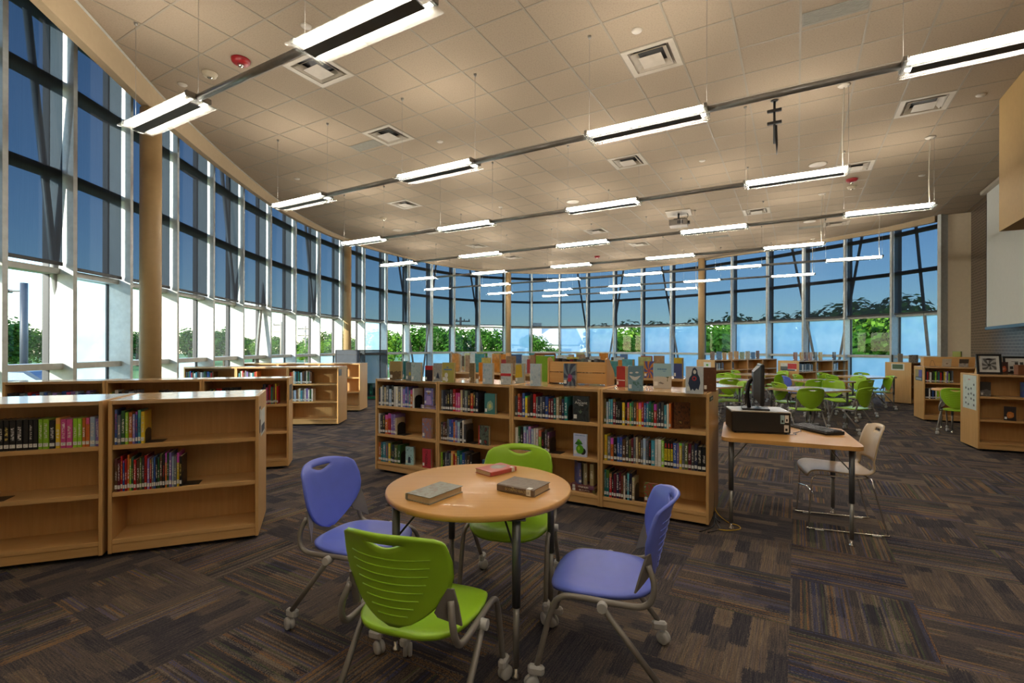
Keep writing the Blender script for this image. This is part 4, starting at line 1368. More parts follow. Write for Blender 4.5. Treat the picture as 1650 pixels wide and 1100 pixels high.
# face-out books on its shelves
p = M1[0].pt(0.735, 0.05)
for q in range(2):
    o = book(p.x, p.y, SH_Z[0] + 0.0005 + 0.020 * q + 0.0095, M1[0].ang + R(4 * q), 0.019, 0.15, 0.21, (.30, .22, .38), ['lower', 'upper'][q] + ' violet book lying flat under the lady-in-hat cover', 'books lying flat', tilt=(R(0), R(90)))
    o.location.x -= M1[0].ux.x * 0.105; o.location.y -= M1[0].ux.y * 0.105
b = facing(M1[0], 0, 0.68, 0.125, 0.185, 0.028, cv('hatlady', 'mottle', (.03, .14, .42), (.30, .20, .50), (.75, .70, .62), 3), 'book with a violet figure in a white hat, top shelf, first bay', z=SH_Z[0] + 0.039, b=0.06)
print_poly(b, ell(0.5, .80, .30, .06), INKW); print_poly(b, ell(0.5, .70, .13, .08), plain('skin_print', (.35, .18, .10))); print_poly(b, [(.2, .05), (.8, .05), (.72, .55), (.28, .55)], plain('violet_print', (.42, .30, .62)))
facing(M1[0], 1, 0.66, 0.13, 0.215, 0.03, cv('splash', 'mottle', (.14, .20, .40), (.42, .16, .08), (.55, .60, .66), 9), 'blue and rust speckled book facing out, middle shelf, first bay')
b = facing(M1[0], 2, 0.42, 0.10, 0.20, 0.035, cv('paleblue', 'plain', (.36, .60, .66), (.18, .30, .32), (0, 0, 0), 5), 'pale aqua book facing out, bottom shelf of the first bay', turn=16)
print_poly(b, [(.3, .1), (.65, .1), (.6, .45), (.35, .42)], INKN)
b = facing(M1[0], 2, 0.665, 0.12, 0.205, 0.035, cv('freefall', 'plain', (.52, .035, .06), (.47, .03, .05), (0, 0, 0), 5), 'red book titled FREEFALL facing out, bottom shelf of the first bay')
title(b, 'FREEFALL', 0.042, INKK, 0.5, 0.53, True)
facing(M1[1], 0, 0.57, 0.125, 0.205, 0.04, cv('teal', 'blob', (.05, .20, .20), (.30, .42, .30), (.62, .60, .20), 2), 'teal book with a yellow disc facing out, top shelf, second bay')
b = facing(M1[1], 1, 0.50, 0.12, 0.195, 0.035, cv('darkred', 'mottle', (.02, .015, .016), (.12, .16, .12), (.35, .03, .03), 7), 'black book with red edge facing out, middle shelf, second bay')
print_poly(b, [(0, 0), (.09, 0), (.09, 1), (0, 1)], INKR)
b = facing(M1[1], 2, 0.54, 0.12, 0.17, 0.035, cv('swift', 'mottle', (.03, .07, .13), (.05, .13, .24), (.12, .20, .32), 8), 'dark blue book with pale blue lettering facing out, bottom shelf, second bay')
title_bars(b, (.12, .16, .08, .10, .14), .16, plain('pale_blue_ink', (.25, .42, .55), .5), 0.5, 0.48)
b = facing(M1[2], 0, 0.625, 0.155, 0.228, 0.03, cv('ancient', 'mottle', (.014, .017, .02), (.035, .045, .05), (.12, .10, .06), 4), 'black book titled The Ancient One facing out, top shelf, third bay')
title(b, 'The', 0.020, INKW, 0.40, 0.83); title(b, 'Ancient', 0.038, INKW, 0.52, 0.74); title(b, 'One', 0.026, INKW, 0.52, 0.65)
print_poly(b, [(.5, .30), (.62, .42), (.55, .40), (.5, .48), (.44, .40), (.34, .44), (.42, .33)], plain('green_figure', (.10, .16, .10)))
b = facing(M1[2], 1, 0.63, 0.13, 0.205, 0.025, cv('pepper', 'plain', (.50, .56, .80), (.55, .60, .82), (0, 0, 0), 1), 'pale lilac book with a shiny green pepper on the cover')
title_bars(b, (.05, .07, .06, .06), .028, INKB, .28, .93); title_bars(b, (.07, .06, .06, .07, .06), .028, INKB, .68, .93)
print_poly(b, ell(.72, .24, .22, .15), INKK, lift=.0005); print_poly(b, ell(.50, .32, .28, .20), GREENI, lift=.0009); print_poly(b, ell(.42, .36, .09, .09), plain('lime_print', (.35, .62, .03)), lift=.0013)
print_poly(b, [(.12, .55), (.35, .50), (.72, .56), (.60, .66), (.30, .68)], plain('dark_green_print', (.03, .16, .02)), lift=.0013); print_poly(b, [(.28, .70), (.40, .78), (.62, .66), (.56, .62)], GREENI, lift=.0017)
# two flat, three standing on the bottom shelf of the third bay
p = M1[2].pt(0.60, 0.05)
for q in range(2):
    o = book(p.x, p.y, SH_Z[2] + 0.0005 + 0.031 * q + 0.015, M1[2].ang - R(5 * q), 0.030, 0.15, 0.23, (.16, .05, .05), ['lower', 'upper'][q] + ' maroon book lying flat on the bottom shelf, third bay', 'books lying flat', tilt=(0, R(90)))
for q, (c, nm, w_) in enumerate([((.12, .12, .32), 'blue-red', .028), ((.40, .33, .20), 'tan', .03), ((.45, .38, .20), 'gold', .036)]):
    p2 = M1[2].pt(0.69 + 0.055 * q, 0.06)
    book(p2.x, p2.y, SH_Z[2] + 0.0635, M1[2].ang + R(38 if q != 2 else 2), w_, 0.14, 0.195, c, '%s book standing on two flat ones, bottom shelf, third bay' % nm, 'books standing on flat ones', lab=(q == 0))
p2 = M1[3].pt(0.615, 0.03)
facing(M1[3], 0, 0.61, 0.135, 0.215, 0.04, cv('crimsonnight', 'mottle', (.025, .012, .008), (.14, .05, .015), (.35, .22, .05), 6), 'dark brown book turned face out at the end of the top row, fourth bay', turn=30, b=0.06, clab=False)
b = facing(M1[3], 2, 0.375, 0.115, 0.165, 0.022, cv('soccer', 'mottle', (.06, .20, .03), (.35, .03, .04), (.50, .50, .60), 12), 'book with a red and green soccer photo, bottom shelf, fourth bay')
# FAT CAT spines
cat_books = [o for o in bpy.data.objects if o.get('label', '').endswith('middle shelf, ' + B4)]
cat_books.sort(key=lambda o: (Vector((o.location.x, o.location.y)) - M1[3].X).length)
for o in cat_books[21:24]:
    w, d, h = o.scale
    MB().box(-.42, .42, -.006, .006, .26, .70).build('title_panel', INKY, o)
    tx = text_on(None, 'FAT CAT', 0.020, INKK, (0, 0, 0), (0, 0, 0))
    tx.parent = o
    tx.matrix_local = Matrix.Diagonal((w, d, h, 1)).inverted() @ (Matrix.Translation((0, -0.0015, h * .48)) @ Matrix.Rotation(R(90), 4, 'X') @ Matrix.Rotation(R(90), 4, 'Z'))
    MB().box(-.2, .2, -.004, .008, .74, .90).build('author_panel', INKR, o)
# label holder on the right end of the row
lh = MB().bbox(0.0, 0.004, 0.02, 0.20, 1.005, 1.04, 0.001)
o = empty('shelf_sign', tuple(M1[3].pt(0.8985, 0)) + (0,), MANG)
lh.build('holder', plain('dark_green_sign', (.03, .05, .035), .5), o)
MB().box(0.0042, 0.0048, 0.05, 0.17, 1.016, 1.029).build('lettering', plain('sign_lettering', (.35, .38, .33)), o)
tag(o, 'small dark sign plate on the right end of the long bookcase', 'sign')

# face-out books along the top of that row, left to right
def top_book(px, Y, w, h, th, mat, label, turn=0, b=None, z=CASE_H, c=(.3, .3, .3), ang=MANG, clab=True):
    X = (px - 825) / 789 * Y
    return book(X, Y, z + 0.0006, ang - PI / 2 + R(turn * 0.5), th, w, h, c, label, 'books standing face out on top', mat, clab=clab, lab=False)
T_ = ', on the long bookcase'
top_book(629, 5.52, .150, .205, .035, cv('sepia', 'land', (.34, .25, .09), (.12, .075, .03), (.20, .13, .05), 1), 'sepia landscape book at the far left' + T_, 18)
top_book(650, 5.60, .06, .205, .03, cv('tealspine', 'plain', (.03, .17, .20), (.03, .15, .18), (0, 0, 0)), 'teal book peeking out beside the sepia book' + T_, 30)
top_book(655, 5.35, .10, .20, .03, cv('greycircle', 'blob', (.17, .20, .21), (.22, .25, .24), (.55, .45, .06), 4), 'grey-blue book with a yellow ring' + T_, 18)
top_book(664, 5.27, .118, .20, .04, cv('frost', 'mottle', (.30, .44, .52), (.45, .56, .58), (.25, .36, .20), 2), 'icy blue and green book, third cluster from left' + T_, 22)
b = top_book(686, 5.30, .095, .165, .03, cv('redblack', 'bands', (.03, .02, .04), (.45, .02, .025), (.03, .02, .04)), 'black book with a red top band' + T_, 14)
b = top_book(699, 5.24, .105, .195, .02, cv('greygirl', 'mottle', (.42, .44, .42), (.30, .32, .34), (.55, .56, .54), 3), 'pale grey book with a small blue figure' + T_, 12)
print_poly(b, [(.35, .2), (.75, .15), (.62, .42), (.55, .55), (.48, .42)], INKN)
b = top_book(714, 5.12, .142, .205, .035, cv('olivebook', 'plain', (.42, .38, .10), (.38, .35, .10), (0, 0, 0)), 'olive book with blue title and white bear' + T_, 10)
title_bars(b, (.06, .09), .05, INKB, .45, .76); title_bars(b, (.06, .08, .07, .10, .07, .09, .08), .07, INKB, .5, .65); print_poly(b, ell(.36, .36, .14, .13), INKW); print_poly(b, ell(.38, .14, .13, .11), INKW)
top_book(757, 5.12, .058, .20, .05, cv('brownportrait', 'mottle', (.12, .09, .06), (.22, .16, .08), (.40, .32, .10), 6), 'brown portrait book turned aside' + T_, 38)
top_book(772, 5.3, .05, .20, .03, cv('orange', 'plain', (.62, .22, .02), (.55, .16, .02), (0, 0, 0)), 'bright orange book behind the pale ones' + T_, 25)
top_book(779, 4.92, .106, .205, .05, cv('snow1', 'mottle', (.38, .50, .60), (.52, .60, .66), (.30, .40, .50), 11), 'pale snowy blue book, left one of the pair' + T_, 22)
b = top_book(808, 4.86, .112, .205, .045, cv('snowred', 'mottle', (.42, .48, .52), (.55, .60, .62), (.35, .40, .46), 14), 'white marbled book with a red band' + T_, 16)
print_poly(b, [(0, .40), (1, .40), (1, .53), (0, .53)], INKR)
b = top_book(831, 5.06, .105, .20, .03, cv('yellowcard', 'plain', (.34, .38, .36), (.38, .42, .40), (0, 0, 0)), 'grey book with a slanted yellow card' + T_, 5)
print_poly(b, [(.02, .25), (.80, .30), (.70, .95), (.08, .92)], plain('mustard_print', (.50, .36, .02)))
top_book(855, 4.66, .105, .21, .045, cv('snow2', 'mottle', (.42, .55, .66), (.55, .64, .70), (.34, .45, .56), 17), 'pale snowy blue book beside the green board' + T_, 22)
b = top_book(909, 4.70, .121, .212, .04, cv('purpleburst', 'rays', (.05, .07, .12), (.16, .22, .28), (.30, .03, .10), 1), 'dark book with a purple and red burst' + T_, 10)
print_poly(b, ell(.55, .38, .20, .13), plain('magenta_print', (.28, .06, .22))); print_poly(b, ell(.5, .27, .16, .09), plain('crimson_print', (.42, .02, .05)), lift=.001)
b = top_book(996, 4.62, .095, .19, .06, cv('redbook', 'plain', (.40, .03, .025), (.36, .025, .02), (0, 0, 0)), 'thick red book with a cream stripe' + T_, -34)
print_poly(b, [(0, .30), (1, .30), (1, .34), (0, .34)], INKW)
b = top_book(1012.5, 4.16, .122, .212, .045, cv('smile', 'land', (.16, .28, .36), (.22, .36, .44), (.10, .22, .20), 5), 'blue book with a big white smile' + T_, 12)
print_poly(b, [(.08, .62)] + [(.08 + .8 * k / 8, .62 - .20 * math.sin(PI * k / 8)) for k in range(1, 8)] + [(.88, .62), (.5, .56)], INKW); print_poly(b, ell(.22, .72, .12, .035), INKW); print_poly(b, ell(.62, .74, .12, .035), INKW)
b = top_book(1053, 4.47, .158, .222, .03, cv('beach', 'land', (.32, .52, .62), (.58, .54, .48), (.58, .54, .48), 2), 'pale beach book with a small palm and title' + T_, 2)
title_bars(b, (.05, .04, .06, .04, .06, .05, .07), .05, INKB, .5, .77); title_bars(b, (.05, .07), .025, INKB, .62, .69); print_poly(b, [(.78, .28), (.82, .28), (.82, .40), (.90, .47), (.70, .46), (.80, .42)], plain('palm_print', (.10, .12, .04))); print_poly(b, [(.30, .20), (.55, .16), (.62, .20), (.40, .26)], plain('grey_print', (.25, .22, .2)))
b = top_book(1105, 3.94, .132, .216, .045, cv('hooded', 'plain', (.56, .60, .64), (.62, .65, .68), (0, 0, 0)), 'white book with a hooded dark figure, right end' + T_, 12)
print_poly(b, [(.30, .10), (.40, .18), (.52, .10), (.62, .20), (.74, .14), (.84, .40), (.80, .60), (.70, .72), (.66, .88), (.54, .97), (.42, .93), (.36, .80), (.34, .68), (.22, .58), (.16, .38)], INKN)
print_poly(b, ell(.52, .80, .085, .075), INKW, lift=.0010); print_poly(b, ell(.50, .56, .13, .085), INKR, lift=.0010); print_poly(b, ell(.50, .56, .07, .045), INKN, lift=.0014)
top_book(1133, 4.12, .10, .20, .05, cv('brownback', 'plain', (.10, .035, .015), (.14, .05, .02), (0, 0, 0)), 'dark brown book right behind the hooded-figure book' + T_, 28)

# slanted table-top rack with leaning books
rp = MO + MU * 2.03 + MV * 0.33
rk = empty('book_rack', (rp.x, rp.y, CASE_H), MANG)
tag(rk, 'maple table-top book rack standing on the long bookcase', 'book rack')
endp = [(0.0, 0.0), (0.24, 0.0), (0.24, 0.10), (0.20, 0.15), (0.14, 0.19), (0.08, 0.25), (0.04, 0.265), (0.0, 0.255)]
for x_ in (0.0, 0.60):
    MB().prism(endp, 0, 0.018, Matrix.Translation((x_, 0, 0.001)) @ Matrix.Rotation(R(90), 4, 'Z') @ Matrix.Rotation(R(90), 4, 'X')).build('end_panel', WOOD, rk)
for z0, z1 in ((0.015, 0.118), (0.124, 0.225)):
    MB().bbox(0.018, 0.60, 0.012, 0.026, z0, z1, 0.002).build('slat', WOODH, rk)
MB().bbox(0.018, 0.60, 0.03, 0.235, 0.02, 0.034, 0.002).build('shelf', WOODH, rk)
r3 = random.Random(5)
xq = 0.05
for q in range(13):
    w_ = r3.uniform(.026, .038)
    if 0.27 < xq < 0.31: xq = 0.33
    pw = rp + MU * (xq + w_ / 2) + MV * 0.05
    c = PAL[r3.choice('kksdnemw')]
    book(pw.x, pw.y, CASE_H + 0.036, MANG, w_, .15, .205 + r3.uniform(0, .02), c, '%s leaning book, %s from the left in the table-top rack' % (cname(c), ORD[q]), 'books in the table-top rack', tilt=(R(-6), R(0)), lab=False)
    xq += w_ + 0.004
    if xq > 0.555: break

# ------------------------------------------------------------------ second and third rows behind it
R2 = random.Random(21)
def clutter(origin, n, s0, s1, rowname, b0=0.05, b1=0.5):
    CC = [(.42, .50, .56), (.35, .04, .05), (.50, .42, .10), (.05, .12, .30), (.45, .10, .28), (.06, .26, .06), (.55, .24, .04), (.50, .50, .48), (.10, .08, .06), (.06, .28, .34), (.30, .20, .12), (.38, .44, .20), (.40, .50, .58)]
    for q in range(n):
        s = s0 + (s1 - s0) * (q + R2.uniform(.15, .85)) / n
        pos = origin + MU * s + MV * R2.uniform(b0, b1)
        far_book(pos.x, pos.y, CASE_H + 0.0006, Euler((0, 0, MANG - PI / 2 + R(R2.uniform(-25, 32)))), R2.uniform(.02, .055), R2.uniform(.12, .17), R2.uniform(.18, .27), R2.choice(CC))
O2 = MO + MV * 1.78
for k in range(4):
    p = O2 + MU * (-0.5 + 0.9 * k)
    cs = Case(p.x, p.y, MANG, label='%s bookcase of the second row behind the round table' % ['leftmost', 'second', 'third', 'rightmost'][k], group=GM)
    if k > 1: row(cs, 0, 'kgrnsbwtdekc'[: 8 + k], 'rear row bay %s' % ORD[k], x1=0.5, far=True)
    if k == 3: M2R = cs
clutter(O2, 34, -0.48, 2.7, 'the second bookcase row')
O3 = MO + MV * 3.55
for k in range(4):
    p = O3 + MU * (-1.8 + 0.9 * k)
    Case(p.x, p.y, MANG, label='%s bookcase of the third row, hidden behind books' % ['leftmost', 'second', 'third', 'rightmost'][k], group=GM)
clutter(O3, 30, -1.78, 1.78, 'the third bookcase row')
for px, Y, col_, lab in ((1066, 5.78, 'arc', 'colourful book with an orange arc, right end of the second bookcase row'),):
    top_book(1038, 5.95, .12, .2, .03, cv('arc', 'rays', (.10, .10, .30), (.55, .22, .04), (.45, .08, .10), 3), lab, 8)
b = top_book(1087, 5.88, .10, .245, .055, cv('bluegold', 'bands', (.05, .07, .20), (.50, .38, .03), (.05, .07, .20)), 'tall blue and gold book, right end of second bookcase row', -22)
# green pin board on a dark stand between the rows
gb = empty('display_easel', (0.40, 5.93, 0), R(8))
tag(gb, 'green padded board on a dark stand behind the long bookcase', 'easel')
MB().prism([(-0.095, 0.78), (0.095, 0.78), (0.115, 1.33), (-0.115, 1.33)], -0.012, 0.012, Matrix.Rotation(R(90), 4, 'X')).build('board', GREENF, gb)
for sx in (-1, 1):
    MB().tube([(sx * 0.11, 0, 0.0), (sx * 0.125, 0, 1.35)], 0.012, 8).build('upright', BROWNB, gb)
MB().tube([(-0.125, 0, 1.35), (0.125, 0, 1.35)], 0.013, 8).build('top_bar', BROWNB, gb)
MB().tube([(-0.11, 0, 0.75), (0.11, 0, 0.75)], 0.012, 8).build('cross_bar', BROWNB, gb)
MB().bbox(-0.14, 0.14, -0.13, 0.13, 0.0, 0.02, 0.004).build('foot', BROWNB, gb)

# ------------------------------------------------------------------ bookcases at the left
GL_ = 'low maple bookcases at the left windows'
LB = Case(-2.726, 3.304, math.atan2(.338, .846), w=0.908, label='maple bookcase at the left, nearest the round table, two part-filled shelves', group=GL_)
a2 = R(20.5)
p = Vector((-2.748, 3.287)) - Vector((math.cos(a2), math.sin(a2))) * 0.897
LA = Case(p.x, p.y, a2, label='maple bookcase at the left edge of the photo, top shelf full', group=GL_)
x = row(LB, 0, 'bsglovbcy', 'near left bookcase', x1=0.20, hr=(.20, .245)); bookend(LB, 0, x, 'near left bookcase', .10)
x = row(LB, 1, 'emrbrolgrexdrvrsbkgekogvasyk', 'near left bookcase', x1=0.42, hr=(.20, .245)); bookend(LB, 1, x, 'near left bookcase', .10)
row(LA, 0, 'ccggggkkkkkkkkkkkkkllkyppllooav', 'left edge bookcase', x1=0.872, hr=(.185, .20))
x = row(LA, 1, 'kkdek', 'left edge bookcase', x1=0.30); bookend(LA, 1, 0.27, 'left edge bookcase', .10)
# signs taped on the end panel
def end_sign(case, y0, y1, z0, z1, mat, label, right=True, bits=None):
    o = empty('paper_sign', tuple(case.pt(case.w + 0.0006 if right else -0.0006, 0)) + (0,), case.ang)
    sx = 1 if right else -1
    MB().box(0, sx * 0.0015, y0, y1, z0, z1).build('sheet', mat, o)
    for (a, b_, c_, d_, mt) in bits or []:
        MB().box(sx * 0.0016, sx * 0.0022, y0 + (y1 - y0) * a, y0 + (y1 - y0) * b_, z0 + (z1 - z0) * c_, z0 + (z1 - z0) * d_).build('print', mt, o)
    tag(o, label, 'sign')
PAPER = plain('paper', (.70, .72, .70), .6)
end_sign(LB, .05, .12, .78, .98, plain('dark_print', (.05, .05, .06)), 'dark flyer on the end of the near left bookcase', True, [(.1, .9, .5, .9, PAPER)])
end_sign(LB, .15, .45, .74, .94, PAPER, 'pale flyer on the end of the near left bookcase', True, [(.1, .9, .1, .4, INKN)])
GR2 = []
pA = Vector((-2.624, 5.767))
ang2 = [17, 18, 18.5]
for k in range(3):
    a = R(ang2[k])
    q_ = pA - Vector((math.cos(a), math.sin(a))) * (0.9 if k < 2 else 0.86)
    cs = Case(q_.x, q_.y, a, w=0.897 if k < 2 else 0.857, d=0.34, double=False, label='%s single-sided bookcase of the left window row, behind the near one' % ['right-hand', 'middle', 'left-hand'][k], group=GL_)
    GR2.append(cs); pA = q_
row(GR2[0], 0, 'kxkykrorkkkkkkkkk', 'right case of left window row', x0=0.05, x1=0.36, hr=(.17, .20), far=True)
row(GR2[0], 0, 'kndpmrtxmyr', 'right case end of left window row', x0=0.60, x1=0.78, hr=(.19, .24), far=True)
row(GR2[1], 0, 'yxwkedaass', 'middle case of left window row', x1=0.30, hr=(.17, .2), far=True); row(GR2[1], 0, 'kns', 'middle case right group, left window row', x0=0.48, x1=0.62, hr=(.17, .19), far=True)
row(GR2[2], 0, 'nkkscrbrabsvsbpvabbvs', 'left case of left window row', x1=0.75, hr=(.17, .2), far=True)
end_sign(GR2[0], .04, .26, .80, .98, plain('dark_print2', (.08, .07, .07)), 'small notice on the end of the left window row')
# third row
pA = Vector((-3.157, 8.91))
for k, (a, lab) in enumerate([(4, 'right-hand bookcase of the third left row, two shelves of pale books'), (4, 'middle bookcase of the third left row'), (4, 'left-hand bookcase of the third left row')]):
    a = R(a)
    q_ = pA - Vector((math.cos(a), math.sin(a))) * 0.9
    cs = Case(q_.x, q_.y, a, d=0.60 if k == 0 else 0.45, double=(k == 0), label=lab, group=GL_)
    if k == 0:
        row(cs, 0, 'rowcktgaekwgse', 'third left row', x1=0.42, far=True); row(cs, 1, 'gwsaefwcswvwgw', 'third left row', x1=0.44, far=True)
        THIRD = cs
    if k == 1: row(cs, 0, 'cgwresvkswcgro', 'middle case of third left row', x1=0.36, far=True)
    if k == 2: row(cs, 0, 'kgbrgwckewsgkbtre', 'left case of third left row', x1=0.5, far=True)
    pA = q_
end_sign(THIRD, .03, .22, .90, 1.02, plain('grey_card', (.16, .16, .16)), 'grey card clipped to the end of the third left row')
pA = Vector((-3.35, 10.8))
for k in range(3):
    q_ = pA - Vector((1, 0.02)) * 0.9
    cs = Case(q_.x, q_.y, R(1), label='%s bookcase of the fourth left row, near the mesh screen' % ['right-hand', 'middle', 'left-hand'][k], group=GL_)
    if k == 0:
        row(cs, 0, 'rosk', 'fourth left row', x0=0.5, x1=0.58, far=True); row(cs, 1, 'wokr', 'fourth left row', x0=0.5, x1=0.58, far=True)
    pA = q_

# dark mesh screen, pouf
ms = empty('mesh_screen', (-4.75, 13.2, 0), R(4))
tag(ms, 'dark mesh privacy screen of two panels near the left window bend', 'privacy screen')
MB().box(0.0, 0.62, -0.004, 0.004, 0.62, 1.34).build('panel', plain('blue_grey_screen', (.05, .065, .09), .5), ms)
MB().box(0.64, 1.36, -0.003, 0.003, 0.10, 1.34).build('panel', MESHS, ms)
for x_ in (0.0, 0.63, 1.36): MB().tube([(x_, 0, 0.0), (x_, 0, 1.35)], 0.014, 8).build('post', DGREY, ms)
for z_ in (0.1, 1.22, 1.34): MB().tube([(0.0, 0, z_), (1.36, 0, z_)], 0.011, 8).build('bar', DGREY, ms)
for x_ in (0.0, 1.36): MB().bbox(x_ - 0.03, x_ + 0.03, -0.2, 0.2, 0.0, 0.025, 0.005).build('foot', DGREY, ms)
pf = empty('pouf', (-3.83, 13.5, 0))
tag(pf, 'green cylindrical pouf in front of the left window bend', 'pouf')
MB().lathe([(0.2, 0.02), (0.235, 0.04), (0.24, 0.2), (0.235, 0.39), (0.2, 0.425), (0.0, 0.43)], 28).build('cushion', TEALF, pf)
MB().lathe([(0.2, 0.0), (0.2, 0.02)], 24).build('base', DARKF, pf)

# ------------------------------------------------------------------ bookcases at the right and by the far windows
GRR = 'low maple bookcases at the right'
RA = R(-25)
def case_row(x, y, ang, n, labels, group, d=0.6, w=0.897, double=True):
    u = Vector((math.cos(ang), math.sin(ang))); out = []
    for k in range(n):
        q_ = Vector((x, y)) + u * (w + 0.003) * k
        out.append(Case(q_.x, q_.y, ang, w=w, d=d, double=double, label=labels[k], group=group))
    return out
RR1 = case_row(6.51, 6.84, RA, 2, ['maple bookcase at the right edge with a poster on its end', 'maple bookcase beyond the right edge, next to the postered one'], GRR)
RR2 = case_row(8.09, 9.62, RA, 2, ['maple bookcase at the right with two short rows of books', 'maple bookcase continuing behind the right edge one'], GRR)
RR3 = case_row(10.08, 12.36, R(28), 1, ['maple bookcase whose plain end carries a framed print'], GRR, d=0.58)
row(RR2[0], 0, 'nrewkgldtrkywvlks', 'right bookcase, behind small table', x1=0.46, wr=(.022, .034), far=True); row(RR2[0], 1, 'kkwkbkwlyksk', 'right bookcase, behind small table', x1=0.36, wr=(.022, .034), far=True)
row(RR1[0], 0, 'brbbffr', 'right edge bookcase', x0=0.50, x1=0.66, hr=(.2, .215))
facing(RR1[0], 0, 0.03, .12, .2, .05, cv('nightland', 'land', (.05, .045, .04), (.16, .15, .14), (.3, .3, .3), 4), 'dark photo book facing out, top shelf, right edge bookcase', turn=10)
facing(RR1[0], 1, 0.29, .12, .19, .035, cv('orangeface', 'blob', (.02, .012, .01), (.45, .14, .02), (.50, .20, .05), 3), 'black and orange book facing out, middle shelf, right edge bookcase', turn=-20)
b = facing(RR1[0], 1, 0.55, .15, .215, .025, cv('redlion', 'land', (.40, .02, .03), (.03, .02, .025), (.5, .45, .4), 6), 'red and black book facing out, middle shelf, right edge bookcase')
title_bars(b, (.12, .05, .14, .15, .12), .13, plain('pink_ink', (.6, .3, .34), .5), .5, .74)
# riser ledge on the second right bookcase
RW = plain('riser_wood', (.52, .33, .15), .4)
rz = empty('display_riser', tuple(RR2[0].pt(0.10, 0.38)) + (CASE_H,), RA)
tag(rz, 'maple display ledge on top of the right bookcase, books leaning on it', 'display ledge')
MB().bbox(0, 1.5, 0.0, 0.018, 0.001, 0.19, 0.003).build('panel', WOODH, rz)
MB().bbox(0, 1.5, 0.02, 0.19, 0.17, 0.19, 0.003).build('ledge', WOODH, rz)
MB().bbox(0, 0.018, 0.02, 0.19, 0.001, 0.17, 0.003).build('end_panel', WOOD, rz)
def wire_easel(case, a, b_, lab):
    o = empty('wire_easel', tuple(case.pt(a, b_)) + (CASE_H,), case.ang)
    for sx in (-1, 1):
        MB().tube(smooth_path([(sx * 0.045, -0.05, 0.012), (sx * 0.045, -0.052, 0.003), (sx * 0.045, 0.0, 0.003), (sx * 0.015, 0.03, 0.12)], 4), 0.0022, 5).build('wire_side', BLACK, o)
    MB().tube([(-0.045, 0.0, 0.003), (0.045, 0.0, 0.003)], 0.0022, 5).build('cross_wire', BLACK, o)
    MB().tube([(-0.015, 0.03, 0.12), (0.015, 0.03, 0.12)], 0.0022, 5).build('top_wire', BLACK, o)
    tag(o, lab, 'easel', 'small wire easels')
wire_easel(RR2[0], 0.20, 0.22, 'empty wire book easel on the right bookcase')
for k, (a, key, mt, lab) in enumerate([(0.36, 'wheel', ('blob', (.45, .42, .36), (.50, .46, .40), (.25, .2, .15)), 'pale book leaning on the display ledge, leftmost'),
                                     (0.62, 'photo', ('land', (.06, .05, .045), (.45, .42, .40), (.10, .16, .22)), 'dark photo book leaning on the display ledge, middle'),
                                     (0.86, 'photo2', ('mottle', (.10, .04, .03), (.50, .45, .40), (.45, .2, .1)), 'brown photo book leaning on the display ledge, right')]):
    p = RR2[0].pt(a, 0.28)
    book(p.x, p.y, CASE_H + 0.002, RA - PI / 2, .014, .14, .155, (.3, .3, .3), lab, 'books on the display ledge', cv(key, *mt), lab=False, tilt=(0, R(14)))
p = RR2[0].pt(0.72, 0.46)
book(p.x, p.y, CASE_H + 0.192, RA + R(60), .09, .13, .11, (.28, .30, .06), 'open olive book lying on the display ledge', None, lab=False)
# framed pictures on the nearest right bookcase
def swirl_mat():
    return cover_mat('swirl_print', 'rays', (.12, .12, .12), (.42, .42, .42), (.05, .05, .05), 1.0, axis=0)
def frame_pic(case, a, b_, w, h, turn, lab, art):
    o = empty('picture_frame', tuple(case.pt(a, b_)) + (CASE_H + 0.002,), case.ang + R(turn))
    t_ = 0.028
    g = Matrix.Rotation(R(-8), 4, 'X')
    for (x0, x1, z0, z1) in ((0, w, 0, t_), (0, w, h - t_, h), (0, t_, t_, h - t_), (w - t_, w, t_, h - t_)):
        MB().bbox(x0, x1, -0.012, 0.012, z0, z1, 0.003, g).build('frame_side', BLACK, o)
    MB().box(t_, w - t_, -0.002, 0.006, t_, h - t_, g).build('mat_board', PAPER, o)
    m = 0.035
    ar = MB().box(t_ + m, w - t_ - m, -0.005, -0.002, t_ + m, h - t_ - m, g)
    ao = ar.build('print', art if art else PAPER, o)
    if art is None:
        for q in range(9):
            if q in (0,): continue
            xx = t_ + m + 0.01 + (q % 4) * 0.055; zz = h - t_ - m - 0.06 - (q // 4) * 0.06
            MB().box(xx, xx + 0.035, -0.007, -0.005, zz, zz + 0.04, g).build('photo', DGREY, ao)
        MB().box(t_ + m + 0.03, w - t_ - m - 0.03, -0.007, -0.005, h - t_ - m - 0.014, h - t_ - m - 0.008, g).build('photo_title', DGREY, ao)
    else:
        m2 = MB().prism(ell(w / 2, h * 0.74, 0.035, 0.014, 16), 0, 0.001, g @ Matrix.Translation((0, -0.006, 0)) @ Matrix.Rotation(R(90), 4, 'X'))
        m2.build('emblem', INKK, ao)
    MB().prism([(0.02, 0.0), (0.16, 0.0), (0.03, h * 0.9)], -0.003, 0.003, Matrix.Translation((w * 0.15, 0, 0)) @ Matrix.Rotation(R(90), 4, 'Z') @ Matrix.Rotation(R(90), 4, 'X')).build('easel_back', WOOD, o)
    tag(o, lab, 'picture frame', 'black picture frames')
frame_pic(RR1[0], 0.03, 0.12, 0.285, 0.285, 6, 'black framed grey swirl print standing on the right edge bookcase', swirl_mat())
frame_pic(RR1[0], 0.42, 0.42, 0.26, 0.25, 0, 'black framed sheet of small photos behind the swirl print', None)
p = RR1[0].pt(0.47, 0.14)
bx = empty('card_box', (p.x, p.y, CASE_H + 0.001), RA)
MB().bbox(0, 0.17, 0, 0.12, 0, 0.125, 0.004).build('body', BROWNB, bx)
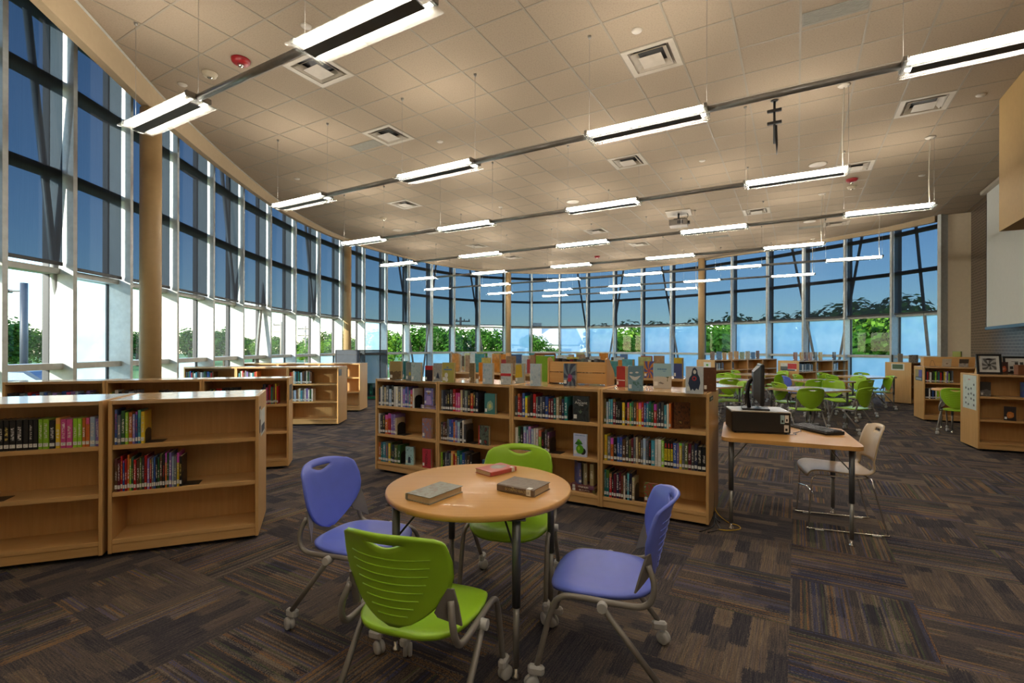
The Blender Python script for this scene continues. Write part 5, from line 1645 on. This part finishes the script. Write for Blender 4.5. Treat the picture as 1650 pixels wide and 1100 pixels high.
MB().bbox(-0.003, 0.173, -0.003, 0.123, 0.125, 0.135, 0.003).build('lid', BROWNB, bx)
tag(bx, 'brown lidded box on the right edge bookcase', 'box')
p = RR1[0].pt(0.36, 0.40)
book(p.x, p.y, CASE_H + 0.001, RA - PI / 2, .02, .10, .17, (.3, .1, .05), 'small portrait book between the two black frames', None, cv('portrait', 'blob', (.06, .03, .03), (.45, .10, .04), (.5, .3, .2)), lab=False)
# posters on the bookcase ends
GREYD = plain('photo_print', (.12, .14, .15))
end_sign(RR1[0], .05, .50, .56, 1.045, plain('poster_white', (.62, .68, .66), .3), 'white poster of many small photos on the right bookcase end', False,
         [(.12 + .2 * ((q * 7) % 4), .22 + .2 * ((q * 7) % 4), .10 + .15 * (q // 3) + .03 * (q % 2), .16 + .15 * (q // 3) + .03 * (q % 2), GREYD) for q in range(13)] + [(.45, .6, .86, .88, INKR)])
end_sign(RR2[0], .08, .50, .78, 1.0, plain('poster_navy', (.04, .07, .08), .4), 'small blue and yellow poster on the second right bookcase end', False,
         [(.05, .5, .35, .98, plain('poster_blue', (.10, .10, .42), .4)), (.5, .95, .35, .98, plain('poster_yellow', (.36, .30, .12), .4)), (.1, .9, .08, .26, plain('poster_caption', (.3, .4, .5), .4))])
end_sign(RR3[0], .15, .44, .86, 1.03, PAPER, 'framed green print on the plain bookcase end', False, [(.1, .9, .2, .9, plain('green_print', (.08, .14, .08)))])
for k, (a_, b_, w_, h_, key, lab) in enumerate([(0.04, 0.45, .03, .19, 'd1', 'thin dark book standing at the left on the plain-ended bookcase'), (0.06, 0.32, .10, .22, 'd2', 'grey book standing on the plain-ended bookcase'), (0.10, 0.10, .15, .19, 'd3', 'brown book standing on the plain-ended bookcase'), (0.32, 0.14, .14, .19, 'd4', 'wide dark landscape book on the plain-ended bookcase')]):
    q_ = RR3[0].pt(a_, b_)
    book(q_.x, q_.y, CASE_H + 0.0006, R(-25) - PI / 2, .05, w_, h_, (.1, .1, .1), lab, 'books on the plain-ended bookcase', cv(key, ['plain', 'mottle', 'mottle', 'land'][k], [(.03, .03, .03), (.16, .16, .16), (.12, .08, .06), (.10, .09, .08)][k], (.25, .24, .22), (.1, .08, .05), k), lab=False)
# shelves by the far right windows
BK1 = case_row(5.96, 14.4, R(35), 4, ['%s of four joined bookcases by the far windows, left of the column' % s for s in ('first', 'second', 'third', 'fourth')], 'bookcases by the far windows')
BK2 = case_row(7.98, 13.62, R(30.7), 3, ['%s of three joined bookcases by the far windows, right of the monitor' % s for s in ('first', 'second', 'third')], 'bookcases by the far windows')
row(BK1[0], 0, 'kdwsakesb', 'far left window case', x1=0.5, far=True); row(BK1[0], 1, 'nkrme', 'far left window case', x1=0.4, far=True); row(BK1[1], 0, 'kns', 'second far window case', x1=0.15, far=True)
row(BK2[0], 0, 'wksdwskwskdswks', 'window case right of monitor', x1=0.75, far=True); row(BK2[1], 0, 'wks', 'second window case right of monitor', x1=0.12, far=True); row(BK2[2], 0, 'kwsa', 'third window case right of monitor', x1=0.35, far=True)
r5 = random.Random(3)
for k in range(9):
    q_ = BK1[0].X + BK1[0].ux * (0.1 + 0.32 * k) + BK1[0].uy * 0.2
    far_book(q_.x, q_.y, CASE_H + 0.0006, Euler((0, 0, R(35) - PI / 2)), .03, r5.uniform(.17, .25), r5.uniform(.22, .28), r5.choice([(.45, .42, .30), (.30, .36, .20), (.22, .12, .06), (.50, .30, .10), (.10, .20, .36)]))
for k, (s_, cc) in enumerate([(.1, (.30, .10, .05)), (.42, (.50, .30, .05)), (.66, (.14, .04, .03)), (.88, (.36, .16, .09)), (1.15, (.06, .05, .05)), (1.42, (.50, .32, .06)), (2.2, (.08, .07, .08))]):
    q_ = BK2[0].X + BK2[0].ux * s_ + BK2[0].uy * 0.2
    far_book(q_.x, q_.y, CASE_H + 0.0006, Euler((0, 0, R(30.7) - PI / 2)), .03, .16, .24, cc)
def far_books_done():
    t = NT('far_book_cover')
    at_ = t.n('Attribute'); at_.attribute_name = 'tint'
    f = t.noise(t.coord('Object'), 22, 3)
    hs = t.n('HueSaturation'); t.l(t.math('MULTIPLY_ADD', f, 1.1, 0.45), hs.inputs['Value']); t.l(at_.outputs['Color'], hs.inputs['Color'])
    mt = t.done(t.bsdf(hs.outputs[0], 0.4))
    me = bpy.data.meshes.new('distant_books')
    me.from_pydata(FARB['v'], [], FARB['f'])
    ca = me.color_attributes.new('tint', 'FLOAT_COLOR', 'CORNER')
    for pl, c in zip(me.polygons, FARB['c']):
        for li in pl.loop_indices: ca.data[li].color = tuple(c) + (1,)
    me.materials.append(mt)
    tag(link('distant_books', me), 'small distant books filling and topping the farther bookcases', 'books', kind='stuff')
far_books_done()
end_sign(BK2[0], .06, .52, .78, 1.0, PAPER, 'red and white poster on the bookcase end right of the monitor', False, [(0, .55, .25, .95, INKR), (.55, 1, .05, .55, GREYD), (.1, .9, .02, .18, INKN)])
end_sign(BK1[0], .12, .36, .82, 1.0, PAPER, 'white card with a green mark on the far bookcase end', False, [(.35, .65, .35, .7, GREENI)])

# ------------------------------------------------------------------ books lying on the round table
def flat_book(x, y, rz, w, d, h, mat, label, lab=True):
    o = book(x, y, zt + 0.0006 + w / 2, rz, w, d, h, (.1, .1, .1), label, 'books lying on the round table', mat, lab=lab, tilt=(0, R(-90)))
    if lab: MB().box(.4995, .5045, .0, .17, .085, .20).build('cover_label', LABELM, o)
    return o
zt = 0.727
b = flat_book(-0.494, 2.273, R(-123.2), .031, .152, .234, cv('greycity', 'mottle', (.20, .17, .13), (.26, .28, .24), (.32, .22, .16), 9), 'grey hardback with a faded painted cover, left on the round table', False)
flat_book(0.028, 2.80, R(44.1), .025, .135, .195, cv('redgrey', 'blob', (.48, .10, .09), (.26, .24, .21), (.30, .28, .24), 13), 'red hardback with black spine, rear one on the round table')
sc = flat_book(0.104, 2.30, R(-32), .035, .165, .209, cv('scorpio', 'mottle', (.15, .11, .08), (.20, .15, .12), (.26, .15, .11), 15), 'brown hardback titled Scorpio Races, right on the round table')
tx = text_on(None, 'SCORPIO RACES', 0.017, INKG, (0, 0, 0), (0, 0, 0))
tx.parent = sc
S = Matrix.Diagonal(tuple(sc.scale) + (1,))
tx.matrix_local = S.inverted() @ (Matrix.Translation((0, -0.0003, 0.209 * .47)) @ Matrix(((0, 1, 0, 0), (0, 0, -1, 0), (-1, 0, 0, 0), (0, 0, 0, 1))))
tx = text_on(None, 'THE', 0.007, INKG, (0, 0, 0), (0, 0, 0))
tx.parent = sc
tx.matrix_local = S.inverted() @ (Matrix.Translation((0.011, -0.0003, 0.209 * .56)) @ Matrix(((0, 1, 0, 0), (0, 0, -1, 0), (-1, 0, 0, 0), (0, 0, 0, 1))))

# ------------------------------------------------------------------ computer table
DA = R(-24.6)
DC = Vector((2.265, 4.07))
desk = square_table('computer_table', DC.x, DC.y, DA, 0.94, 0.92, 0.73, 0.07, 'maple computer table at the right end of the long bookcase', WOODT, legs=((-.40, -.385), (.40, -.385), (.40, .385), (-.40, .385)))
pc = empty('computer_case', (1.835, 4.085, 0.731), R(-16))
tag(pc, 'black desktop computer case lying flat on the computer table', 'computer')
cb = MB().bbox(0, 0.44, 0, 0.36, 0.006, 0.172, 0.006).build('body', BLACK, pc)
MB().bbox(-0.002, 0.442, -0.002, 0.362, 0.172, 0.182, 0.003).build('top_cover', plain('pale_sheen_cover', (.62, .62, .60), .3), pc)  # pale colour stands in for bright reflections on the black case's top
for x_ in (0.03, 0.41):
    for y_ in (0.03, 0.33): MB().lathe([(0.012, 0), (0.012, 0.007)], 10, Matrix.Translation((x_, y_, 0))).build('foot', DGREY, pc)
for (x0, x1, z0, z1, mt) in ((.365, .395, .085, .155, plain('blue_sticker', (.35, .55, .62), .5)), (.398, .425, .095, .155, WHITE), (.392, .425, .018, .075, WHITE)):
    st_ = MB().box(x0, x1, -0.0012, 0.0, z0, z1).build('sticker', mt, cb)
    MB().box(x0 + .008, x1 - .008, -0.0016, -0.0012, z0 + .01, z0 + .03).build('barcode', INKK, st_)
mo = empty('computer_monitor', (2.09, 4.15, 0.9135), R(-23))
tag(mo, 'black flat monitor seen edge on, standing on the computer case', 'monitor')
MB().bbox(-0.13, 0.08, -0.10, 0.10, 0.0, 0.014, 0.005).build('stand_base', BLACK, mo)
MB().tube(smooth_path([(-0.07, 0, 0.01), (-0.085, 0, 0.10), (-0.075, 0, 0.22), (-0.03, 0, 0.27)], 5), 0.016, 8).build('stand_neck', BLACK, mo)
pn = MB().bbox(0.0, 0.03, -0.205, 0.205, 0.045, 0.385, 0.008).build('panel', BLACK, mo)
bh = MB()
bh.add([(0.0, -.19, .06), (0.0, .19, .06), (0.0, .19, .37), (0.0, -.19, .37), (-.045, -.12, .11), (-.045, .12, .11), (-.045, .12, .32), (-.045, -.12, .32)], [(0, 1, 5, 4), (1, 2, 6, 5), (2, 3, 7, 6), (3, 0, 4, 7), (4, 5, 6, 7)])
bh.build('back_shell', DGREY, pn)
for q in range(6): MB().box(-0.047, -0.044, -0.09, 0.09, 0.22 + 0.014 * q, 0.226 + 0.014 * q).build('vent_slat', BLACK, pn)
MB().box(0.0302, 0.031, -0.19, 0.19, 0.065, 0.365).build('screen', plain('dark_screen', (.02, .022, .026), .12), pn)
kb = empty('keyboard', (2.575, 4.16, 0.7315), R(-83))
tag(kb, 'black keyboard on the computer table', 'keyboard')
MB().add([(-.225, -.08, .002), (.225, -.08, .002), (.225, .08, .002), (-.225, .08, .002), (-.225, -.08, .03), (.225, -.08, .03), (.225, .08, .016), (-.225, .08, .016)], [(0, 3, 2, 1), (4, 5, 6, 7), (0, 1, 5, 4), (1, 2, 6, 5), (2, 3, 7, 6), (3, 0, 4, 7)]).build('case', BLACK, kb)
km = MB()
for r_ in range(5):
    for c_ in range(20):
        x0 = -.212 + c_ * .0213; y0 = -.068 + r_ * .027
        zk = .030 - (y0 + .08) / .16 * .014
        km.box(x0, x0 + .018, y0, y0 + .023, zk - .002, zk + .006)
tag(km.build('keys', DGREY, kb), kind='stuff')
kb.rotation_euler = (0, 0, R(97))
ms_ = empty('computer_mouse', (2.70, 4.36, 0.731), R(160))
tag(ms_, 'black computer mouse behind the keyboard', 'mouse')
m = MB()
for_ = []
vs_ = []; fs_ = []
for j in range(7):
    a = j / 6 * PI / 2
    for k in range(20):
        an = 2 * PI * k / 20
        vs_.append((0.055 * math.cos(an) * math.cos(a) ** .6, 0.031 * math.sin(an) * math.cos(a) ** .6, 0.002 + 0.032 * math.sin(a)))
for j in range(6):
    for k in range(20): fs_.append((j * 20 + k, j * 20 + (k + 1) % 20, (j + 1) * 20 + (k + 1) % 20, (j + 1) * 20 + k))
m.add(vs_, fs_, True).build('shell', BLACK, ms_)
MB().lathe([(0.05, 0.0), (0.05, 0.003)], 20, Matrix.Diagonal((1.05, .58, 1, 1))).build('sole', DGREY, ms_)
MB().tube([(-0.012 + 0.03, -0.003, 0.0345), (-0.012 + 0.03, 0.003, 0.0345)], 0.006, 10).build('scroll_wheel', DGREY, ms_)
# cables
def cable(pts, r, mat, label):
    o = MB().tube(smooth_path(pts, 6), r, 6).build('cable', mat)
    tag(o, label, 'cable', 'computer cables')
cable([(1.87, 4.40, .80), (1.80, 4.45, .80), (1.765, 4.30, .66), (1.742, 4.24, .45), (1.728, 4.18, .22), (1.70, 4.12, .05), (1.62, 3.93, .006), (1.46, 3.80, .006)], .0045, BLACK, 'black cable hanging down the bookcase end, leftmost')
cable([(1.90, 4.42, .84), (1.82, 4.48, .84), (1.785, 4.36, .70), (1.76, 4.28, .50), (1.755, 4.26, .28), (1.735, 4.20, .06), (1.68, 4.02, .006), (1.64, 3.86, .006), (1.52, 3.79, .006)], .004, BLACK, 'black cable hanging beside the yellow one')
cable([(1.93, 4.45, .88), (1.86, 4.52, .86), (1.81, 4.42, .72), (1.79, 4.36, .40), (1.78, 4.32, .12), (1.74, 4.20, .006), (1.70, 4.0, .006)], .004, BLACK, 'black cable looping from the computer to the floor')
cable([(1.79, 4.34, .40), (1.765, 4.28, .20), (1.74, 4.18, .05), (1.77, 4.02, .006), (1.82, 3.94, .006), (1.80, 3.86, .006), (1.70, 3.83, .006), (1.62, 3.85, .006)], .004, YELLOWC, 'yellow network cable curling on the carpet by the table leg')
cable([(2.30, 4.0, .737), (2.36, 4.05, .737), (2.42, 4.10, .737), (2.46, 4.18, .737), (2.49, 4.22, .742)], .0028, BLACK, 'thin black keyboard cord on the computer table')
cable([(1.84, 4.05, .736), (1.98, 4.02, .736), (2.15, 3.97, .736), (2.28, 3.945, .736), (2.31, 3.99, .736)], .0026, BLACK, 'thin black cord along the front of the computer case')
cable([(1.99, 4.14, 1.10), (1.96, 4.12, 1.02), (2.0, 4.20, .95), (1.95, 4.25, .93), (1.88, 4.30, .925), (1.82, 4.42, .90)], .004, BLACK, 'black monitor cable tangled behind the stand')

# ------------------------------------------------------------------ beige sled chair
def make_sled():
    root = empty('sled_chair')
    prof_ = smooth_path([(0, .250, .398), (0, .240, .436), (0, .19, .456), (0, .06, .450), (0, -.07, .443), (0, -.15, .450), (0, -.20, .485), (0, -.222, .55), (0, -.238, .62), (0, -.255, .70), (0, -.278, .77), (0, -.305, .825)], 3)
    wt = [(0, .175), (.06, .205), (.2, .218), (.45, .218), (.6, .208), (.75, .200), (.9, .188), (.97, .172), (1.0, .145)]
    G = []
    nj = len(prof_); ni = 21
    for j, p in enumerate(prof_):
        t_ = j / (nj - 1)
        w = interp(wt, t_)
        rowp = []
        for i in range(ni):
            u = -1 + 2 * i / (ni - 1)
            k = max(0, min(1, (p.z - .46) / .1))
            rowp.append(Vector((u * w, p.y + .035 * u * u * k, p.z + .010 * u * u * (1 - k) - .012 * abs(u) ** 3 * (1 if t_ > .97 else 0))))
        G.append(rowp)
    holes = set()
    for j in range(nj - 1):
        for i in range(ni - 1):
            u = -1 + 2 * (i + .5) / (ni - 1)
            if 17 <= j <= 20 and abs(u) < .72: holes.add((j, i))
            if j == 30 and abs(u) < .26: holes.add((j, i))
    link('seat_shell', shell_mesh('seat_shell', BGE, G, holes, -0.010), root)
    for sx in (-1, 1):
        pth = smooth_path([(sx * .195, -.17, .430), (sx * .215, -.262, .05), (sx * .215, -.268, .016), (sx * .215, -.24, .008), (sx * .215, .22, .008), (sx * .215, .256, .018), (sx * .214, .252, .06), (sx * .208, .232, .36), (sx * .204, .215, .415), (sx * .20, .17, .428), (sx * .198, 0, .428), (sx * .197, -.14, .427)], 5)
        f = MB().tube(pth, .0062, 8).build('sled_frame', CHROME, root)
        for y_ in (.18, -.2): MB().bbox(sx * .215 - .012, sx * .215 + .012, y_ - .03, y_ + .03, 0.0, .009, .003).build('glide', WHITE, f)
    MB().tube([(-.212, .245, .25), (-.1, .20, .262), (.1, .20, .262), (.212, .245, .25)], .005, 8).build('cross_rod', CHROME, root)
    MB().tube([(-.195, -.155, .428), (.195, -.155, .428)], .006, 8).build('cross_rod', CHROME, root)
    return root
sl = make_sled()
sl.location = (2.665, 4.0, 0); sl.rotation_euler = (0, 0, math.atan2(.333, -.943) - PI / 2)
tag(sl, 'beige plastic chair on a chrome sled frame at the computer table', 'chair')

# ------------------------------------------------------------------ outside
GZ = -1.0
def ground_disc():
    m = MB()
    m.lathe([(0.0, -0.3), (190.0, -0.3), (190.0, 0.0), (0.0, 0.0)], 48)
    o = m.build('ground', GRASS, None, (0, 10, GZ)); tag(o, kind='structure')
ground_disc()
o = MB().prism([(-80, 2), (-30, 18), (-9, 60), (-12, 62), (-34, 21), (-82, 6)], GZ, GZ + .02).build('road', ASPH); tag(o, kind='structure')
def make_tree(kind, seed):
    r_ = random.Random(seed)
    root = empty('tree')
    m = MB(); m.tube([(0, 0, -.1), (.05, .02, 1.0), (0, .05, 2.2), (.1, 0, 3.2)], [.16, .13, .10, .05], 8); m.build('trunk', BARK, root)
    m = MB()
    for q in range(5):
        a = q * 1.3
        m.tube([(0, 0, 1.5 + .25 * q), (math.cos(a) * .9, math.sin(a) * .9, 2.5 + .3 * q)], [.06, .02], 5)
    m.build('branches', BARK, root)
    m = MB()
    blobs = [(r_.uniform(-1.2, 1.2), r_.uniform(-1.2, 1.2), r_.uniform(1.6, 4.3), r_.uniform(.8, 1.35)) for _ in range(12)]
    for q in range(3200):
        bx_, by_, bz_, br_ = r_.choice(blobs)
        d = Vector((r_.gauss(0, 1), r_.gauss(0, 1), r_.gauss(0, 1))).normalized() * br_ * (r_.random() ** .33)
        c = Vector((bx_, by_, bz_)) + d
        if c.z < .9: continue
        n_ = (d.normalized() + Vector((r_.uniform(-.6, .6), r_.uniform(-.6, .6), r_.uniform(-.2, .8)))).normalized()
        a = n_.orthogonal().normalized(); b_ = n_.cross(a)
        s = r_.uniform(.10, .20)
        m.add([c - a * s, c + b_ * s * .6 + n_ * .02, c + a * s, c - b_ * s * .6 + n_ * .02], [(0, 1, 2, 3)])
    m.build('foliage', LEAF[kind], root)
    return root
TR = [make_tree(0, 1), make_tree(1, 2), make_tree(2, 3)]
tr_used = set()
TREES = []
rt_ = random.Random(11)
def tree(px, dist, kind, sc, lab, wide=1.0):
    o = TR[kind] if kind not in tr_used else copy_tree(TR[kind])
    tr_used.add(kind)
    o.location = ((px - 825) / 789 * dist, dist, GZ - (1.1 if dist < 40 else 0.0))
    o.scale = (sc * wide, sc * wide, sc * (1.18 if dist < 40 else 1.0))
    o.rotation_euler = (0, 0, rt_.uniform(0, 6))
    tag(o, lab, 'tree', 'trees outside the windows')
spots = [(-10, 42, 2, 0.95, 'left of the lamp post'), (25, 48, 0, 0.8, 'behind the lamp post'), (78, 46, 0, 0.85, 'just right of the lamp post'), (125, 55, 2, 0.9, 'behind the frosted left pane'), (222, 60, 2, 0.95, 'left of the near column'),
         (262, 66, 0, 0.85, 'right of the near column'), (305, 62, 2, 0.92, 'in the fourth bay from the left'), (330, 70, 0, 0.9, 'right half of the fourth bay'), (362, 60, 2, 0.95, 'in the fifth bay from the left'), (384, 72, 0, 0.7, 'low, right of the fifth bay'),
         (408, 70, 0, 0.75, 'in the sixth bay from the left'), (424, 66, 1, 0.7, 'beside the brace of the sixth bay'), (456, 72, 0, 0.8, 'behind the utility poles'), (470, 76, 2, 0.75, 'right of the utility poles'), (497, 68, 0, 0.75, 'in the eighth bay'), (500, 50, 1, .62, 'light green and low in the eighth bay'),
         (535, 62, 0, 0.88, 'in the ninth bay, light topped'), (548, 54, 1, 0.8, 'left of the second column'), (630, 46, 1, 0.85, 'right of the mesh screen'), (676, 44, 0, 0.88, 'in the middle left panes, first'), (700, 50, 2, 0.9, 'in the middle left panes, second'), (716, 42, 0, 0.8, 'in the middle left panes, third'),
         (752, 46, 0, 0.85, 'behind the pole in the far windows'), (790, 44, 0, 0.82, 'left of the middle column'), (862, 63, 0, 0.8, 'left of the white house'), (897, 64, 1, .5, 'low, right in front of the house'), (872, 62, 1, .36, 'low bush left in front of the house'),
         (1008, 34, 1, 0.88, 'in the far centre right pane'), (1030, 37, 0, 0.92, 'second in the far centre right pane'), (985, 36, 2, 0.85, 'left of the far centre right pane'), (1150, 30, 1, 0.9, 'right of the fourth column'), (1172, 32, 0, 0.95, 'second right of the fourth column'), (1110, 36, 2, 0.92, 'behind the frosted panes left of the fourth column'),
         (1075, 38, 2, 0.85, 'behind the frosted panes in the right centre'), (1225, 34, 2, 0.9, 'tall behind the shade over the far shelves'), (1275, 32, 0, 0.98, 'behind the shade above the three window cases'), (1330, 31, 2, 0.95, 'behind the shade left of the clear right pane'), (1385, 25, 1, 1.0, 'in the clear right pane, light leaves'), (1420, 26, 0, 1.05, 'in the clear right pane, darker leaves'), (1475, 25, 2, 1.0, 'behind the rightmost shade'), (1510, 24, 2, 0.95, 'behind the right end of the windows')]
for px, d, k, sc_, lab in spots:
    tree(px, d, k, sc_, 'leafy tree outside, ' + lab, 1.25)
# street lamp
sl_ = empty('street_lamp', (-29.9, 30.0, GZ))
tag(sl_, 'dark lamp post standing outside the left windows', 'lamp post')
MB().tube([(0, 0, 0), (0, 0, 6.3)], .19, 8).build('post', plain('lamp_post_paint', (.05, .06, .08), .5), sl_)
MB().bbox(-1.4, -.1, -.1, .1, 5.75, 5.85, .02).build('arm', DGREY, sl_)
MB().bbox(-1.9, -.9, -.25, .25, 5.7, 5.9, .04).build('lamp_head', DGREY, sl_)
MB().lathe([(.35, 0), (.35, .3), (.2, .35)], 12).build('base', DGREY, sl_)
# utility poles
for k, (px, d, h) in enumerate([(453, 62, 5.6), (492, 64, 5.2), (742, 52, 5.6)]):
    o = empty('utility_pole', ((px - 825) / 789 * d, d, GZ))
    MB().tube([(0, 0, 0), (0, 0, h)], [.17, .11], 8).build('pole', plain('pole_wood_%d' % k, (.36, .30, .24), .8), o)
    for z_ in (h - .5, h - 1.4): MB().bbox(-1.0, 1.0, -.06, .06, z_, z_ + .12, .01).build('crossarm', BARK, o)
    for x_ in (-.9, -.4, .4, .9): MB().lathe([(.05, h - .38), (.06, h - .2)], 8, Matrix.Translation((x_, 0, 0))).build('insulator', DGREY, o)
    tag(o, ['wooden utility pole outside the seventh window bay', 'wooden utility pole outside the eighth window bay', 'wooden utility pole in the far windows left of centre'][k], 'utility pole', 'utility poles')
# parked car
car = empty('car', (-21.2, 20.9, GZ), R(10))
tag(car, 'dark blue car parked outside below the left window rail', 'car')
CARP = plain('car_paint', (.03, .06, .12), .25, .3)
prof2 = [(-2.2, .35), (-2.25, .75), (-1.9, .95), (-1.5, 1.02), (-1.0, 1.40), (.4, 1.46), (1.1, 1.38), (1.6, 1.0), (2.15, .9), (2.25, .6), (2.2, .35)]
MB().prism(prof2, -.85, .85, Matrix.Rotation(R(90), 4, 'X')).build('body', CARP, car)
for sy in (-1, 1):
    MB().prism([(-1.35, 1.02), (-.95, 1.33), (-.2, 1.38), (-.2, 1.02)], -.01, .01, Matrix.Translation((0, sy * .86, 0)) @ Matrix.Rotation(R(90), 4, 'X')).build('side_window', plain('car_glass%d' % sy, (.35, .42, .48), .1), car)
    MB().prism([(-.1, 1.02), (-.1, 1.38), (.9, 1.33), (1.35, 1.02)], -.01, .01, Matrix.Translation((0, sy * .86, 0)) @ Matrix.Rotation(R(90), 4, 'X')).build('side_window', MATS['car_glass%d' % sy], car)
    for x_ in (-1.4, 1.4): MB().tube([(x_, sy * .66, .33), (x_, sy * .88, .33)], .33, 18).build('wheel', DARKF, car)
# white house
hs_ = empty('house', (4.2, 72, GZ), R(8))
tag(hs_, 'white house with grey roof and chimney outside the far windows', 'house')
MB().box(-6, 6, 0, 8, 0, 2.9).build('walls', plain('house_white', (.75, .73, .68), .8), hs_)
MB().add([(-6.5, -.5, 2.8), (6.5, -.5, 2.8), (6.5, 8.5, 2.8), (-6.5, 8.5, 2.8), (-6.5, 4, 5.4), (6.5, 4, 5.4)], [(0, 1, 5, 4), (2, 3, 4, 5), (1, 2, 5), (3, 0, 4), (3, 2, 1, 0)]).build('roof', plain('house_roof', (.55, .54, .52), .8), hs_)
MB().box(-.6, .6, 2.2, 3.4, 3.0, 6.1).build('chimney', MATS['house_white'], hs_)
for x_ in (-3.5, 0.5, 3.5):
    wd = MB().box(x_, x_ + 1.1, -.06, .02, 1.0, 2.2).build('window', DGREY, hs_)
    MB().box(x_ + .08, x_ + 1.02, -.08, -.05, 1.08, 2.12).build('pane', MATS['dark_screen'], wd)
